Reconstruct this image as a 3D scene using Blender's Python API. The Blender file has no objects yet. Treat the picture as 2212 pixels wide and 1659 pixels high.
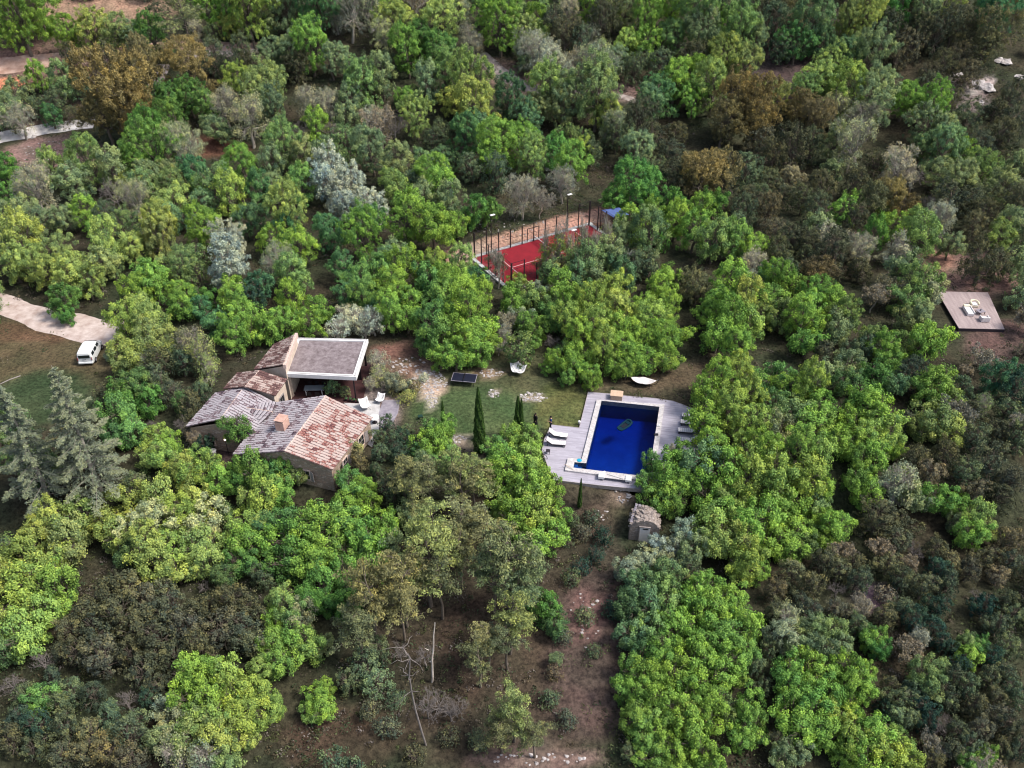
import bpy, bmesh, math, random
import numpy as np
from mathutils import Vector, Matrix
PI = math.pi
D = bpy.data
SC = bpy.context.scene
COL = SC.collection

# ------------------------------------------------------------------ camera
F, PITCH, CAMZ = 860.0, math.radians(37), 60.0
cam = D.cameras.new('camera'); camo = D.objects.new('camera', cam); COL.objects.link(camo)
cam.sensor_fit = 'HORIZONTAL'; cam.sensor_width = 36; cam.lens = 36 * F / 1024
cam.clip_start = 1; cam.clip_end = 3000
camo.location = (0, 0, CAMZ); camo.rotation_euler = (math.radians(90) - PITCH, 0, 0)
SC.camera = camo
SC.render.resolution_x = 1024; SC.render.resolution_y = 768

# ------------------------------------------------------------------ sky, sun, exposure
SUN_EL, SUN_AZ = math.radians(54), math.radians(100)      # azimuth clockwise from +Y
world = D.worlds.new("World"); SC.world = world; world.use_nodes = True
wt = world.node_tree; bg = wt.nodes['Background']
sky = wt.nodes.new('ShaderNodeTexSky'); sky.sky_type = 'NISHITA'; sky.sun_disc = False
sky.sun_elevation = SUN_EL; sky.sun_rotation = SUN_AZ; sky.air_density = 1.0; sky.dust_density = 3.5; sky.ozone_density = 1.3
hsv = wt.nodes.new('ShaderNodeHueSaturation'); hsv.inputs['Saturation'].default_value = 0.72
wt.links.new(sky.outputs[0], hsv.inputs['Color']); wt.links.new(hsv.outputs[0], bg.inputs[0]); bg.inputs[1].default_value = 0.14
sl = D.lights.new('sun', 'SUN'); so = D.objects.new('sun', sl); COL.objects.link(so)
sl.energy = 2.9; sl.angle = math.radians(13); sl.color = (1.0, 0.92, 0.80)
sd = Vector((math.sin(SUN_AZ) * math.cos(SUN_EL), math.cos(SUN_AZ) * math.cos(SUN_EL), math.sin(SUN_EL)))
so.rotation_euler = sd.to_track_quat('Z', 'Y').to_euler(); so.location = (0, 0, 200)
SC.view_settings.view_transform = 'Standard'; SC.view_settings.look = 'None'
SC.view_settings.gamma = 1; SC.view_settings.exposure = 0.4
cy = SC.cycles
cy.max_bounces = 5; cy.diffuse_bounces = 1; cy.glossy_bounces = 2; cy.transmission_bounces = 3; cy.transparent_max_bounces = 8
cy.caustics_reflective = False; cy.caustics_refractive = False; cy.use_denoising = True; cy.filter_width = 1.1
cy.sample_clamp_indirect = 4

# ------------------------------------------------------------------ ground height and picture-to-ground helpers
def sstep(t): t = np.clip(t, 0, 1); return t * t * (3 - 2 * t)
_rng0 = np.random.default_rng(5)
_W = [(_rng0.uniform(.02, .09), _rng0.uniform(.02, .09), _rng0.uniform(0, 6.28), _rng0.uniform(.2, 1)) for _ in range(10)]
def hgt(x, y):
    x = np.asarray(x, float); y = np.asarray(y, float)
    t = np.maximum(y - 124, 0)
    h = np.where(t < 40, t * t / 80 * .34, (t - 20) * .34)
    h = h + -2.6 * sstep((63.2 - y) / 3.6) - .05 * np.maximum(58 - y, 0)
    n = sum(w * np.sin(a * x * 2 + p + 1.3 * np.sin(b * y)) * np.cos(b * y * 2 + p * 2) for a, b, p, w in _W) / 4
    amp = .12 + .9 * sstep((y - 126) / 30) + .5 * sstep((np.abs(x - 5) - 70) / 20)
    return h + n * amp
_SP, _CP = math.sin(PITCH), math.cos(PITCH)
def ray(px, py):
    u = px - 512; v = py - 384
    return np.array([u, F * _CP - v * _SP, -F * _SP - v * _CP])
def G(px, py, z=0.0):
    d = ray(px, py); t = (z - CAMZ) / d[2]
    return np.array([0, 0, CAMZ]) + t * d
def onground(px, py, lift=0.0, k=0.0, rpx=0.0):
    """first point of the line of sight that is (lift + k*radius) above the ground; radius from its picture radius"""
    d = ray(px, py); d = d / np.linalg.norm(d)
    ca = d[1] * _CP - d[2] * _SP
    lo = 20.0; s = lo; prev = lo
    while s < 700:
        P = np.array([0, 0, CAMZ]) + s * d
        R = rpx * s * ca / F
        if P[2] <= hgt(P[0], P[1]) + lift + k * R: break
        prev = s; s += 2.0
    a, b = prev, s
    for _ in range(20):
        m = (a + b) / 2; P = np.array([0, 0, CAMZ]) + m * d; R = rpx * m * ca / F
        if P[2] <= hgt(P[0], P[1]) + lift + k * R: b = m
        else: a = m
    P = np.array([0, 0, CAMZ]) + b * d
    return P, rpx * b * ca / F
def proj(P):
    P = np.asarray(P, float); x = P[..., 0]; y = P[..., 1]; z = P[..., 2] - CAMZ
    dd = y * _CP - z * _SP; up = y * _SP + z * _CP
    dd = np.maximum(dd, 1e-3)
    return 512 + F * x / dd, 384 - F * up / dd, dd
def ph(x, y): return x / 3.75, y / 3.75                 # photo pixel -> picture pixel
def ov(x, y): return x / 2.16016, y / 2.16016           # 2212-wide overview
def zh(x, y): return ph(640 + x / 2.305, 1200 + y / 2.305)     # house close-up
def zp(x, y): return ph(1900 + x / 2.44, 1400 + y / 2.44)      # pool close-up
def zq(x, y): return ph(1980 + x / 4.88, 1500 + y / 4.88)      # pool corner close-up
def zd(x, y): return ph(3440 + x / 5.53, 1020 + y / 5.53)      # platform close-up
def zl(x, y): return ph(1400 + x / 3.16, 1200 + y / 3.16)      # lawn close-up
def zc(x, y): return ph(1640 + x / 2.765, 680 + y / 2.765)     # court close-up
def zu(x, y): return ph(2300 + x / 6.91, 1820 + y / 6.91)      # hut close-up
def GG(pt, z=0.0): return G(pt[0], pt[1], z)
def az(a, b): return math.atan2(b[1] - a[1], b[0] - a[0])

# ------------------------------------------------------------------ materials
def mat(name, col, rough=.8, noise=None, nscale=3.0, bump=0.0, bscale=12.0, metal=0.0, spec=.3, emit=None, coord='Object'):
    m = D.materials.new(name); m.use_nodes = True; nt = m.node_tree; b = nt.nodes['Principled BSDF']
    b.inputs['Base Color'].default_value = (*col, 1); b.inputs['Roughness'].default_value = rough
    b.inputs['Metallic'].default_value = metal; b.inputs['Specular IOR Level'].default_value = spec
    tc = nt.nodes.new('ShaderNodeTexCoord')
    if noise is not None:
        n = nt.nodes.new('ShaderNodeTexNoise'); n.inputs['Scale'].default_value = nscale; n.inputs['Detail'].default_value = 6
        n.inputs['Roughness'].default_value = .65
        nt.links.new(tc.outputs[coord], n.inputs['Vector'])
        r = nt.nodes.new('ShaderNodeValToRGB'); r.color_ramp.elements[0].position = .35; r.color_ramp.elements[1].position = .65
        r.color_ramp.elements[0].color = (*noise, 1); r.color_ramp.elements[1].color = (*col, 1)
        nt.links.new(n.outputs['Fac'], r.inputs[0]); nt.links.new(r.outputs[0], b.inputs['Base Color'])
    if bump:
        n2 = nt.nodes.new('ShaderNodeTexNoise'); n2.inputs['Scale'].default_value = bscale; n2.inputs['Detail'].default_value = 5
        nt.links.new(tc.outputs[coord], n2.inputs['Vector'])
        bp = nt.nodes.new('ShaderNodeBump'); bp.inputs['Strength'].default_value = bump; bp.inputs['Distance'].default_value = .1
        nt.links.new(n2.outputs['Fac'], bp.inputs['Height']); nt.links.new(bp.outputs[0], b.inputs['Normal'])
    if emit: b.inputs['Emission Color'].default_value = (*emit[:3], 1); b.inputs['Emission Strength'].default_value = emit[3]
    return m
def nd(nt, t, **k):
    n = nt.nodes.new(t)
    for a, v in k.items():
        if a.startswith('i_'): n.inputs[a[2:].replace('_', ' ')].default_value = v
        else: setattr(n, a, v)
    return n
def math_n(nt, op, a, b=None, c=None):
    n = nt.nodes.new('ShaderNodeMath'); n.operation = op
    for i, v in enumerate((a, b, c)):
        if v is None: continue
        if isinstance(v, (int, float)): n.inputs[i].default_value = v
        else: nt.links.new(v, n.inputs[i])
    return n.outputs[0]
def mixc(nt, fac, a, b, mode='MIX'):
    n = nt.nodes.new('ShaderNodeMix'); n.data_type = 'RGBA'; n.blend_type = mode
    for s, v in ((0, fac), (6, a), (7, b)):
        if isinstance(v, (int, float)): n.inputs[s].default_value = v
        elif isinstance(v, tuple): n.inputs[s].default_value = (*v[:3], 1)
        else: nt.links.new(v, n.inputs[s])
    return n.outputs[2]

def leaf_mat(name, trans=.25, warm=.35):
    m = D.materials.new(name); m.use_nodes = True; nt = m.node_tree; nt.nodes.clear()
    out = nd(nt, 'ShaderNodeOutputMaterial'); oi = nd(nt, 'ShaderNodeObjectInfo')
    at = nd(nt, 'ShaderNodeAttribute', attribute_name='tint')
    f = at.outputs['Fac']
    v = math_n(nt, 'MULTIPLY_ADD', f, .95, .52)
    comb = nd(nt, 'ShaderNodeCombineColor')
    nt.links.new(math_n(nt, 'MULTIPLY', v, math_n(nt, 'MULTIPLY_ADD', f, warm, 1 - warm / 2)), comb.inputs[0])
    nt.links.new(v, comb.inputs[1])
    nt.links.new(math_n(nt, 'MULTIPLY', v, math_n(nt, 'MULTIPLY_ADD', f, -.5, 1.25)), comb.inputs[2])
    c = mixc(nt, 1.0, oi.outputs['Color'], comb.outputs[0], 'MULTIPLY')
    d1 = nd(nt, 'ShaderNodeBsdfDiffuse'); d2 = nd(nt, 'ShaderNodeBsdfTranslucent'); mx = nd(nt, 'ShaderNodeMixShader')
    nt.links.new(c, d1.inputs[0]); nt.links.new(c, d2.inputs[0]); mx.inputs[0].default_value = trans
    nt.links.new(d1.outputs[0], mx.inputs[1]); nt.links.new(d2.outputs[0], mx.inputs[2]); nt.links.new(mx.outputs[0], out.inputs[0])
    return m
M = {}
M['leaf'] = leaf_mat('leaves', .14, .3); M['needle'] = leaf_mat('needles', .08, .2)
M['bark'] = mat('bark', (.20, .17, .14), .9, (.11, .09, .075), 4)
M['palebark'] = mat('pale bark', (.44, .41, .36), .9, (.26, .235, .21), 3)
M['deadwood'] = mat('bleached dead wood', (.78, .72, .68), .8, (.5, .42, .36), 2)
M['twig'] = mat('grey twigs', (.27, .245, .235), .9, (.17, .15, .15), 2)
M['darkmetal'] = mat('dark metal', (.03, .025, .03), .5, metal=.3)
M['white'] = mat('white paint', (.82, .82, .84), .5, (.7, .7, .72), 1.5)
M['cushion'] = mat('pale cushion cloth', (.82, .79, .80), .9, (.68, .65, .68), 4)
M['cream'] = mat('cream cloth', (.85, .78, .62), .9, (.75, .68, .5), 4)
M['darkwood'] = mat('dark stained wood', (.03, .025, .035), .6)
M['coping'] = mat('pale stone coping', (.62, .60, .62), .8, (.44, .42, .43), 2.5, .3)
M['concrete'] = mat('pale concrete', (.60, .60, .62), .8, (.42, .41, .42), 1.2, .2)
M['leafy'] = mat('pot plant leaves', (.05, .10, .04), .9)

def stone_mat(name, c1, c2, c3, scale=3.2, mortar=(.22, .18, .15)):
    m = D.materials.new(name); m.use_nodes = True; nt = m.node_tree; b = nt.nodes['Principled BSDF']; b.inputs['Roughness'].default_value = .9
    tc = nd(nt, 'ShaderNodeTexCoord')
    mp = nd(nt, 'ShaderNodeMapping'); mp.inputs['Scale'].default_value = (1, 1, 2.0); nt.links.new(tc.outputs['Object'], mp.inputs[0])
    vo = nd(nt, 'ShaderNodeTexVoronoi', feature='F1'); vo.inputs['Scale'].default_value = scale; nt.links.new(mp.outputs[0], vo.inputs['Vector'])
    ve = nd(nt, 'ShaderNodeTexVoronoi', feature='DISTANCE_TO_EDGE'); ve.inputs['Scale'].default_value = scale; nt.links.new(mp.outputs[0], ve.inputs['Vector'])
    sp = nd(nt, 'ShaderNodeSeparateColor'); nt.links.new(vo.outputs['Color'], sp.inputs[0])
    r = nd(nt, 'ShaderNodeValToRGB'); e = r.color_ramp.elements
    e[0].color = (*c1, 1); e[1].color = (*c3, 1); k = e.new(.5); k.color = (*c2, 1)
    nt.links.new(sp.outputs[0], r.inputs[0])
    edge = math_n(nt, 'LESS_THAN', ve.outputs['Distance'], .05)
    c = mixc(nt, edge, r.outputs[0], mortar); nt.links.new(c, b.inputs['Base Color'])
    bp = nd(nt, 'ShaderNodeBump'); bp.inputs['Strength'].default_value = .6; bp.inputs['Distance'].default_value = .06
    nt.links.new(math_n(nt, 'MINIMUM', ve.outputs['Distance'], .12), bp.inputs['Height']); nt.links.new(bp.outputs[0], b.inputs['Normal'])
    return m
M['stone'] = stone_mat('rubble stone wall', (.42, .29, .22), (.30, .23, .18), (.52, .42, .35))
M['hutstone'] = stone_mat('dry stone', (.34, .29, .27), (.25, .21, .20), (.42, .37, .35), 4)

def tile_mat(name, pale, dark, red, p_dark=.3):
    """canal tiles: one colour per tile, from the surface's own u (roll) and v (course) coordinates"""
    m = D.materials.new(name); m.use_nodes = True; nt = m.node_tree; b = nt.nodes['Principled BSDF']; b.inputs['Roughness'].default_value = .9
    uv = nd(nt, 'ShaderNodeUVMap'); s = nd(nt, 'ShaderNodeSeparateXYZ'); nt.links.new(uv.outputs[0], s.inputs[0])
    fu = math_n(nt, 'FLOOR', s.outputs[0]); fv = math_n(nt, 'FLOOR', s.outputs[1])
    cb = nd(nt, 'ShaderNodeCombineXYZ'); nt.links.new(fu, cb.inputs[0]); nt.links.new(fv, cb.inputs[1])
    wn = nd(nt, 'ShaderNodeTexWhiteNoise', noise_dimensions='2D'); nt.links.new(cb.outputs[0], wn.inputs['Vector'])
    tc = nd(nt, 'ShaderNodeTexCoord')
    ns = nd(nt, 'ShaderNodeTexNoise'); ns.inputs['Scale'].default_value = .8; ns.inputs['Detail'].default_value = 3; nt.links.new(tc.outputs['Object'], ns.inputs['Vector'])
    n2 = nd(nt, 'ShaderNodeTexNoise'); n2.inputs['Scale'].default_value = 7; n2.inputs['Detail'].default_value = 5; nt.links.new(tc.outputs['Object'], n2.inputs['Vector'])
    v = math_n(nt, 'ADD', math_n(nt, 'MULTIPLY', wn.outputs['Value'], .50), math_n(nt, 'MULTIPLY_ADD', ns.outputs['Fac'], 1.3, -.36))
    v = math_n(nt, 'ADD', v, math_n(nt, 'MULTIPLY_ADD', n2.outputs['Fac'], 1.0, -.5))
    r = nd(nt, 'ShaderNodeValToRGB'); e = r.color_ramp.elements; e[0].position = p_dark - .14; e[1].position = p_dark + .24
    e[0].color = (*dark, 1); e[1].color = (*pale, 1); k = e.new(p_dark + .04); k.color = (*red, 1)
    nt.links.new(v, r.inputs[0])
    # each roll shows its tile colour; the channel between two rolls is darker
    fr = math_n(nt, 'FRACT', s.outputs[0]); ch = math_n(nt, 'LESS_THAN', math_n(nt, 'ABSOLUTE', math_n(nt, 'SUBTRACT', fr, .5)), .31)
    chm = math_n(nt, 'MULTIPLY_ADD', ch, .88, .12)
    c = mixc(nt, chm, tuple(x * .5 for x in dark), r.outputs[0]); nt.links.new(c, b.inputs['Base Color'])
    return m
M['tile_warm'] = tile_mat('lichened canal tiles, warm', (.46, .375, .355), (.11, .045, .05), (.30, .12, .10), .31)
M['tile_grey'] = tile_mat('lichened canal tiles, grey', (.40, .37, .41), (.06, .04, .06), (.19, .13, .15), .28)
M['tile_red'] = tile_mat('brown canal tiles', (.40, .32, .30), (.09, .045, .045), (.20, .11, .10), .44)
M['ridge'] = mat('mortared ridge tiles', (.72, .58, .52), .9, (.50, .38, .34), 5)
M['plaster'] = mat('cream plaster', (.66, .56, .48), .9, (.52, .42, .35), 1.5)
M['roofgravel'] = mat('roof gravel', (.30, .26, .28), 1, (.15, .12, .13), 2.2, .5, 25)
M['patio'] = mat('dark reddish patio floor', (.075, .03, .032), .7, (.04, .02, .022), 1.2)
M['glass'] = mat('dark window glass', (.02, .025, .03), .1, spec=.8)
M['lightglass'] = mat('pale glass', (.26, .30, .34), .15, spec=.8)
M['oldwood'] = mat('grey weathered wood', (.36, .33, .33), .9, (.24, .21, .21), 5)
M['terracotta'] = mat('terracotta plaster', (.60, .40, .34), .9, (.46, .28, .23), 3)
M['red'] = mat('red court surface', (.25, .012, .024), .85, (.19, .010, .02), .8)
M['line'] = mat('white line paint', (.66, .52, .52), .8)
M['vanpaint'] = mat('white van paint', (.82, .85, .88), .25, spec=.6)
M['blackplastic'] = mat('black plastic', (.02, .02, .025), .5)
M['rubber'] = mat('tyre rubber', (.015, .015, .015), .9)
M['bluetarp'] = mat('blue tarpaulin', (.09, .14, .36), .6, (.07, .11, .28), 1)
M['box'] = mat('pale pine boards', (.60, .45, .34), .8, (.5, .36, .26), 3)
M['skin'] = mat('skin', (.45, .27, .19), .6); M['hair'] = mat('dark hair', (.015, .011, .01), .6)
M['blackcloth'] = mat('black cloth', (.008, .008, .010), .9); M['bluecloth'] = mat('blue cloth', (.015, .045, .16), .9)
M['navycloth'] = mat('dark navy cloth', (.01, .012, .03), .9)
M['rock'] = mat('pale limestone', (.62, .59, .60), .95, (.30, .27, .27), 2.2, .5)
M['slab'] = mat('grey stone slabs', (.34, .32, .37), .9, (.22, .20, .25), 1.6, .3)
M['cyan'] = mat('cyan plastic', (.02, .35, .55), .5); M['floatvinyl'] = mat('dark teal vinyl', (.006, .032, .05), .8, spec=.1)
M['floatdark'] = mat('black mesh seat', (.006, .01, .02), .6)

def deck_mat(name, col, dark, ang, width=.14):
    m = D.materials.new(name); m.use_nodes = True; nt = m.node_tree; b = nt.nodes['Principled BSDF']; b.inputs['Roughness'].default_value = .75
    tc = nd(nt, 'ShaderNodeTexCoord'); mp = nd(nt, 'ShaderNodeMapping'); mp.inputs['Rotation'].default_value = (0, 0, -ang)
    nt.links.new(tc.outputs['Object'], mp.inputs[0]); s = nd(nt, 'ShaderNodeSeparateXYZ'); nt.links.new(mp.outputs[0], s.inputs[0])
    y = math_n(nt, 'DIVIDE', s.outputs[1], width); fy = math_n(nt, 'FLOOR', y); fr = math_n(nt, 'FRACT', y)
    wn1 = nd(nt, 'ShaderNodeTexWhiteNoise', noise_dimensions='1D'); nt.links.new(fy, wn1.inputs['W'])
    x = math_n(nt, 'ADD', math_n(nt, 'DIVIDE', s.outputs[0], 2.4), math_n(nt, 'MULTIPLY', wn1.outputs['Value'], 7.0))
    cb = nd(nt, 'ShaderNodeCombineXYZ'); nt.links.new(math_n(nt, 'FLOOR', x), cb.inputs[0]); nt.links.new(fy, cb.inputs[1])
    wn = nd(nt, 'ShaderNodeTexWhiteNoise', noise_dimensions='2D'); nt.links.new(cb.outputs[0], wn.inputs['Vector'])
    mp2 = nd(nt, 'ShaderNodeMapping'); mp2.inputs['Scale'].default_value = (.5, 5, 1); nt.links.new(mp.outputs[0], mp2.inputs[0])
    ns = nd(nt, 'ShaderNodeTexNoise'); ns.inputs['Scale'].default_value = 1.2; ns.inputs['Detail'].default_value = 6; nt.links.new(mp2.outputs[0], ns.inputs['Vector'])
    n3 = nd(nt, 'ShaderNodeTexNoise'); n3.inputs['Scale'].default_value = .5; n3.inputs['Detail'].default_value = 4; nt.links.new(tc.outputs['Object'], n3.inputs['Vector'])
    f = math_n(nt, 'ADD', math_n(nt, 'MULTIPLY', wn.outputs['Value'], .45), math_n(nt, 'MULTIPLY_ADD', ns.outputs['Fac'], 1.1, -.3))
    f = math_n(nt, 'ADD', f, math_n(nt, 'MULTIPLY_ADD', n3.outputs['Fac'], .9, -.45))
    c = mixc(nt, f, dark, col)
    gap = math_n(nt, 'LESS_THAN', fr, .09)
    c = mixc(nt, math_n(nt, 'MULTIPLY', gap, .8), c, tuple(v * .25 for v in dark)); nt.links.new(c, b.inputs['Base Color'])
    return m

# ------------------------------------------------------------------ mesh builder
class MB:
    def __init__(s): s.v = []; s.f = []; s.uv = None; s.m = []; s.cm = 0
    def add(s, vs, fs):
        o = len(s.v); s.v += [tuple(map(float, p)) for p in vs]; s.f += [tuple(i + o for i in f) for f in fs]; s.m += [s.cm] * len(fs); return s
    def box(s, c, size, rz=0, rx=0, ry=0, taper=1.0):
        x, y, z = [a / 2 for a in size]
        vs = [Vector((sx * x * (taper if sz > 0 else 1), sy * y * (taper if sz > 0 else 1), sz * z)) for sz in (-1, 1) for sx, sy in ((-1, -1), (1, -1), (1, 1), (-1, 1))]
        R = Matrix.Rotation(rz, 3, 'Z') @ Matrix.Rotation(ry, 3, 'Y') @ Matrix.Rotation(rx, 3, 'X')
        vs = [R @ p + Vector(c) for p in vs]
        return s.add(vs, [(3, 2, 1, 0), (4, 5, 6, 7), (0, 1, 5, 4), (1, 2, 6, 5), (2, 3, 7, 6), (3, 0, 4, 7)])
    def tube(s, path, rad, n=6, cap=True):
        path = [Vector(p) for p in path]
        if isinstance(rad, (int, float)): rad = [rad] * len(path)
        rings = []; ref = None
        for i, p in enumerate(path):
            t = (path[min(i + 1, len(path) - 1)] - path[max(i - 1, 0)])
            if t.length < 1e-9: t = Vector((0, 0, 1))
            t.normalize()
            if ref is None: ref = t.orthogonal().normalized()
            u = (ref - t * ref.dot(t))
            u = u.normalized() if u.length > 1e-6 else t.orthogonal().normalized()
            ref = u; w = t.cross(u)
            rings.append([p + (u * math.cos(2 * PI * k / n) + w * math.sin(2 * PI * k / n)) * rad[i] for k in range(n)])
        vs = [q for r in rings for q in r]; fs = []
        for i in range(len(path) - 1):
            for k in range(n):
                a = i * n + k; b = i * n + (k + 1) % n; fs.append((a, b, b + n, a + n))
        if cap: fs.append(tuple(range(n))[::-1]); fs.append(tuple((len(path) - 1) * n + k for k in range(n)))
        return s.add(vs, fs)
    def prism(s, poly, z0, z1):
        n = len(poly); a = sum(poly[i][0] * poly[(i + 1) % n][1] - poly[(i + 1) % n][0] * poly[i][1] for i in range(n))
        if a < 0: poly = poly[::-1]
        f0 = (lambda i: z0[i]) if hasattr(z0, '__len__') else (lambda i: z0)
        vs = [(p[0], p[1], f0(i)) for i, p in enumerate(poly)] + [(p[0], p[1], z1) for p in poly]
        return s.add(vs, [tuple(range(n))[::-1], tuple(range(n, 2 * n))] + [(i, (i + 1) % n, n + (i + 1) % n, n + i) for i in range(n)])
    def lathe(s, prof, c=(0, 0, 0), n=12):
        vs = [(c[0] + r * math.cos(2 * PI * k / n), c[1] + r * math.sin(2 * PI * k / n), c[2] + z) for r, z in prof for k in range(n)]
        fs = [(i * n + k, i * n + (k + 1) % n, (i + 1) * n + (k + 1) % n, (i + 1) * n + k) for i in range(len(prof) - 1) for k in range(n)]
        fs += [tuple(range(n))[::-1], tuple((len(prof) - 1) * n + k for k in range(n))]
        return s.add(vs, fs)
    def blob(s, c, r, seed=0, rough=.2, flat=1.0, sub=2):
        bm = bmesh.new(); bmesh.ops.create_icosphere(bm, subdivisions=sub, radius=1)
        rg = random.Random(seed); k = [(rg.uniform(1.2, 3), rg.uniform(1.2, 3), rg.uniform(1.2, 3), rg.uniform(0, 6)) for _ in range(4)]
        vs = []
        for v in bm.verts:
            p = v.co; d = 1 + rough * sum(math.sin(a * p.x * 2 + q) * math.cos(b * p.y * 2 + q) + .5 * math.sin(e * p.z * 3 + q) for a, b, e, q in k) / 2
            vs.append((c[0] + p.x * d * r[0], c[1] + p.y * d * r[1], c[2] + p.z * d * r[2] * flat))
        fs = [tuple(v.index for v in f.verts) for f in bm.faces]; bm.free()
        return s.add(vs, fs)
    def build(s, name, m, parent=None, smooth=False, bevel=0.0):
        me = D.meshes.new(name); me.from_pydata(s.v, [], s.f)
        for x in (m if isinstance(m, (list, tuple)) else [m]): me.materials.append(x)
        if any(s.m): me.polygons.foreach_set('material_index', s.m)
        if s.uv is not None:
            ul = me.uv_layers.new(name='UVMap'); co = np.array(s.uv, float)
            idx = np.empty(len(me.loops), int); me.loops.foreach_get('vertex_index', idx); ul.data.foreach_set('uv', co[idx].ravel())
        if smooth: me.polygons.foreach_set('use_smooth', [True] * len(me.polygons))
        me.update()
        o = D.objects.new(name, me); COL.objects.link(o)
        if parent is not None: o.parent = parent
        if bevel:
            b = o.modifiers.new('bevel', 'BEVEL'); b.width = bevel; b.segments = 2; b.limit_method = 'ANGLE'
        return o
def tag(o, label=None, cat=None, group=None, kind=None):
    if label: o['label'] = label
    if cat: o['category'] = cat
    if group: o['group'] = group
    if kind: o['kind'] = kind
    return o
def thing(name, label, cat, loc, rz=0, group=None):
    o = D.objects.new(name, None); COL.objects.link(o); o.empty_display_size = .5
    o.location = [float(v) for v in loc]; o.rotation_euler = (0, 0, rz); return tag(o, label, cat, group)
def copy_tree(o, parent=None):
    c = o.copy(); COL.objects.link(c); c.parent = parent
    for ch in [x for x in o.children]: copy_tree(ch, c)
    return c
# ------------------------------------------------------------------ terrain
POOL_IN = [(868, 250), (1398, 305), (1300, 945), (610, 862), (620, 812), (727, 822)]
POOL_OUT = [(825, 240), (1445, 283), (1345, 992), (532, 885), (560, 773), (688, 782)]
ZCOP = .38
pin = [GG(zp(*p), ZCOP) for p in POOL_IN]; pout = [GG(zp(*p), ZCOP) for p in POOL_OUT]
def inpoly(x, y, poly):
    r = np.zeros(x.shape, bool); n = len(poly); j = n - 1
    for i in range(n):
        xi, yi = poly[i][:2]; xj, yj = poly[j][:2]
        c = ((yi > y) != (yj > y)) & (x < (xj - xi) * (y - yi) / (yj - yi + 1e-12) + xi); r ^= c; j = i
    return r
# bare, mown or stony ground: centre and radii (overview picture), turn, colour, scrub left on it
BLOBS = [
 (70, 775, 200, 95, 0, (.086, .077, .050), .08), (95, 860, 120, 62, 0, (.042, .066, .036), .02), (30, 720, 150, 22, 0, (.10, .072, .05), .15),
 (1090, 850, 250, 100, 0, (.075, .085, .05), .06), (1030, 890, 150, 62, 0, (.058, .092, .044), .0), (1130, 905, 90, 40, 0, (.062, .098, .046), 0),
 (1215, 880, 60, 55, 0, (.10, .115, .05), .0), (1400, 815, 180, 35, 0, (.085, .075, .055), .05), (890, 775, 90, 48, 0, (.17, .12, .10), .15), (865, 760, 70, 20, 0, (.14, .085, .075), .2),
 (925, 825, 42, 26, 35, (.34, .29, .25), .05), (930, 860, 16, 25, 0, (.42, .37, .32), .05), (1152, 860, 28, 11, 0, (.28, .26, .22), .02), (1068, 850, 10, 9, 0, (.28, .25, .21), .02), (1060, 805, 30, 12, 0, (.28, .2, .16), .05),
 (780, 880, 90, 55, 0, (.22, .19, .20), .04), (990, 985, 60, 40, 0, (.12, .11, .10), .2), (985, 950, 30, 12, 0, (.3, .27, .24), .05),
 (540, 1000, 110, 55, 0, (.07, .055, .06), .1),
 (1290, 1100, 110, 70, 0, (.08, .078, .055), .5), (1345, 1070, 25, 22, 0, (.22, .18, .16), .3), (1300, 1110, 20, 14, 0, (.3, .24, .21), .2), (1250, 1200, 110, 160, 0, (.07, .058, .05), .7),
 (1090, 1400, 330, 330, 0, (.056, .050, .040), .95), (1290, 1420, 120, 220, 8, (.078, .062, .060), .8), (1265, 1330, 40, 60, 0, (.13, .09, .09), .4), (1010, 1400, 60, 110, 0, (.062, .047, .040), .8),
 (730, 1600, 140, 90, 0, (.060, .048, .038), .9), (1170, 1640, 160, 30, 0, (.17, .13, .125), .5),
 (120, 330, 115, 38, 0, (.21, .155, .155), .45), (210, 25, 180, 35, 0, (.26, .19, .15), .05), (30, 130, 180, 60, 0, (.16, .11, .10), .45), (200, 160, 25, 14, 0, (.46, .22, .19), .1), (20, 178, 35, 12, -5, (.55, .25, .16), .05),
 (470, 320, 80, 24, 0, (.15, .085, .065), .2), (430, 665, 26, 16, 0, (.42, .37, .35), .05), (90, 250, 150, 40, 0, (.12, .10, .09), .6),
 (1685, 160, 75, 65, 0, (.075, .06, .065), .35), (2080, 210, 60, 38, 20, (.16, .14, .15), .8), (2120, 185, 34, 14, -25, (.36, .33, .35), .5), (1840, 480, 100, 40, 0, (.08, .06, .06), .9),
 (2100, 590, 120, 60, 0, (.17, .12, .115), .4), (2020, 570, 40, 25, 0, (.30, .19, .16), .2), (2160, 740, 90, 50, 0, (.10, .07, .07), .5),
 (1130, 520, 170, 32, -16, (.46, .31, .26), .08), (1180, 500, 150, 24, -16, (.42, .27, .23), .1), (1030, 545, 45, 20, -16, (.44, .34, .30), .1),
 (1880, 1290, 40, 30, 0, (.11, .08, .12), .5), (1110, 170, 80, 35, 25, (.22, .17, .155), .4), (1350, 200, 40, 25, 0, (.2, .15, .15), .4),
]
def noise2(x, y, s, seed):
    r = np.random.default_rng(seed); t = 0
    for i in range(7):
        a = r.uniform(0, 6.28); k = s * r.uniform(.5, 1.9); t = t + np.sin((x * math.cos(a) + y * math.sin(a)) * k + r.uniform(0, 6.28) + 1.5 * np.sin((x * math.sin(a) - y * math.cos(a)) * k * .7))
    return t / 4
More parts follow.
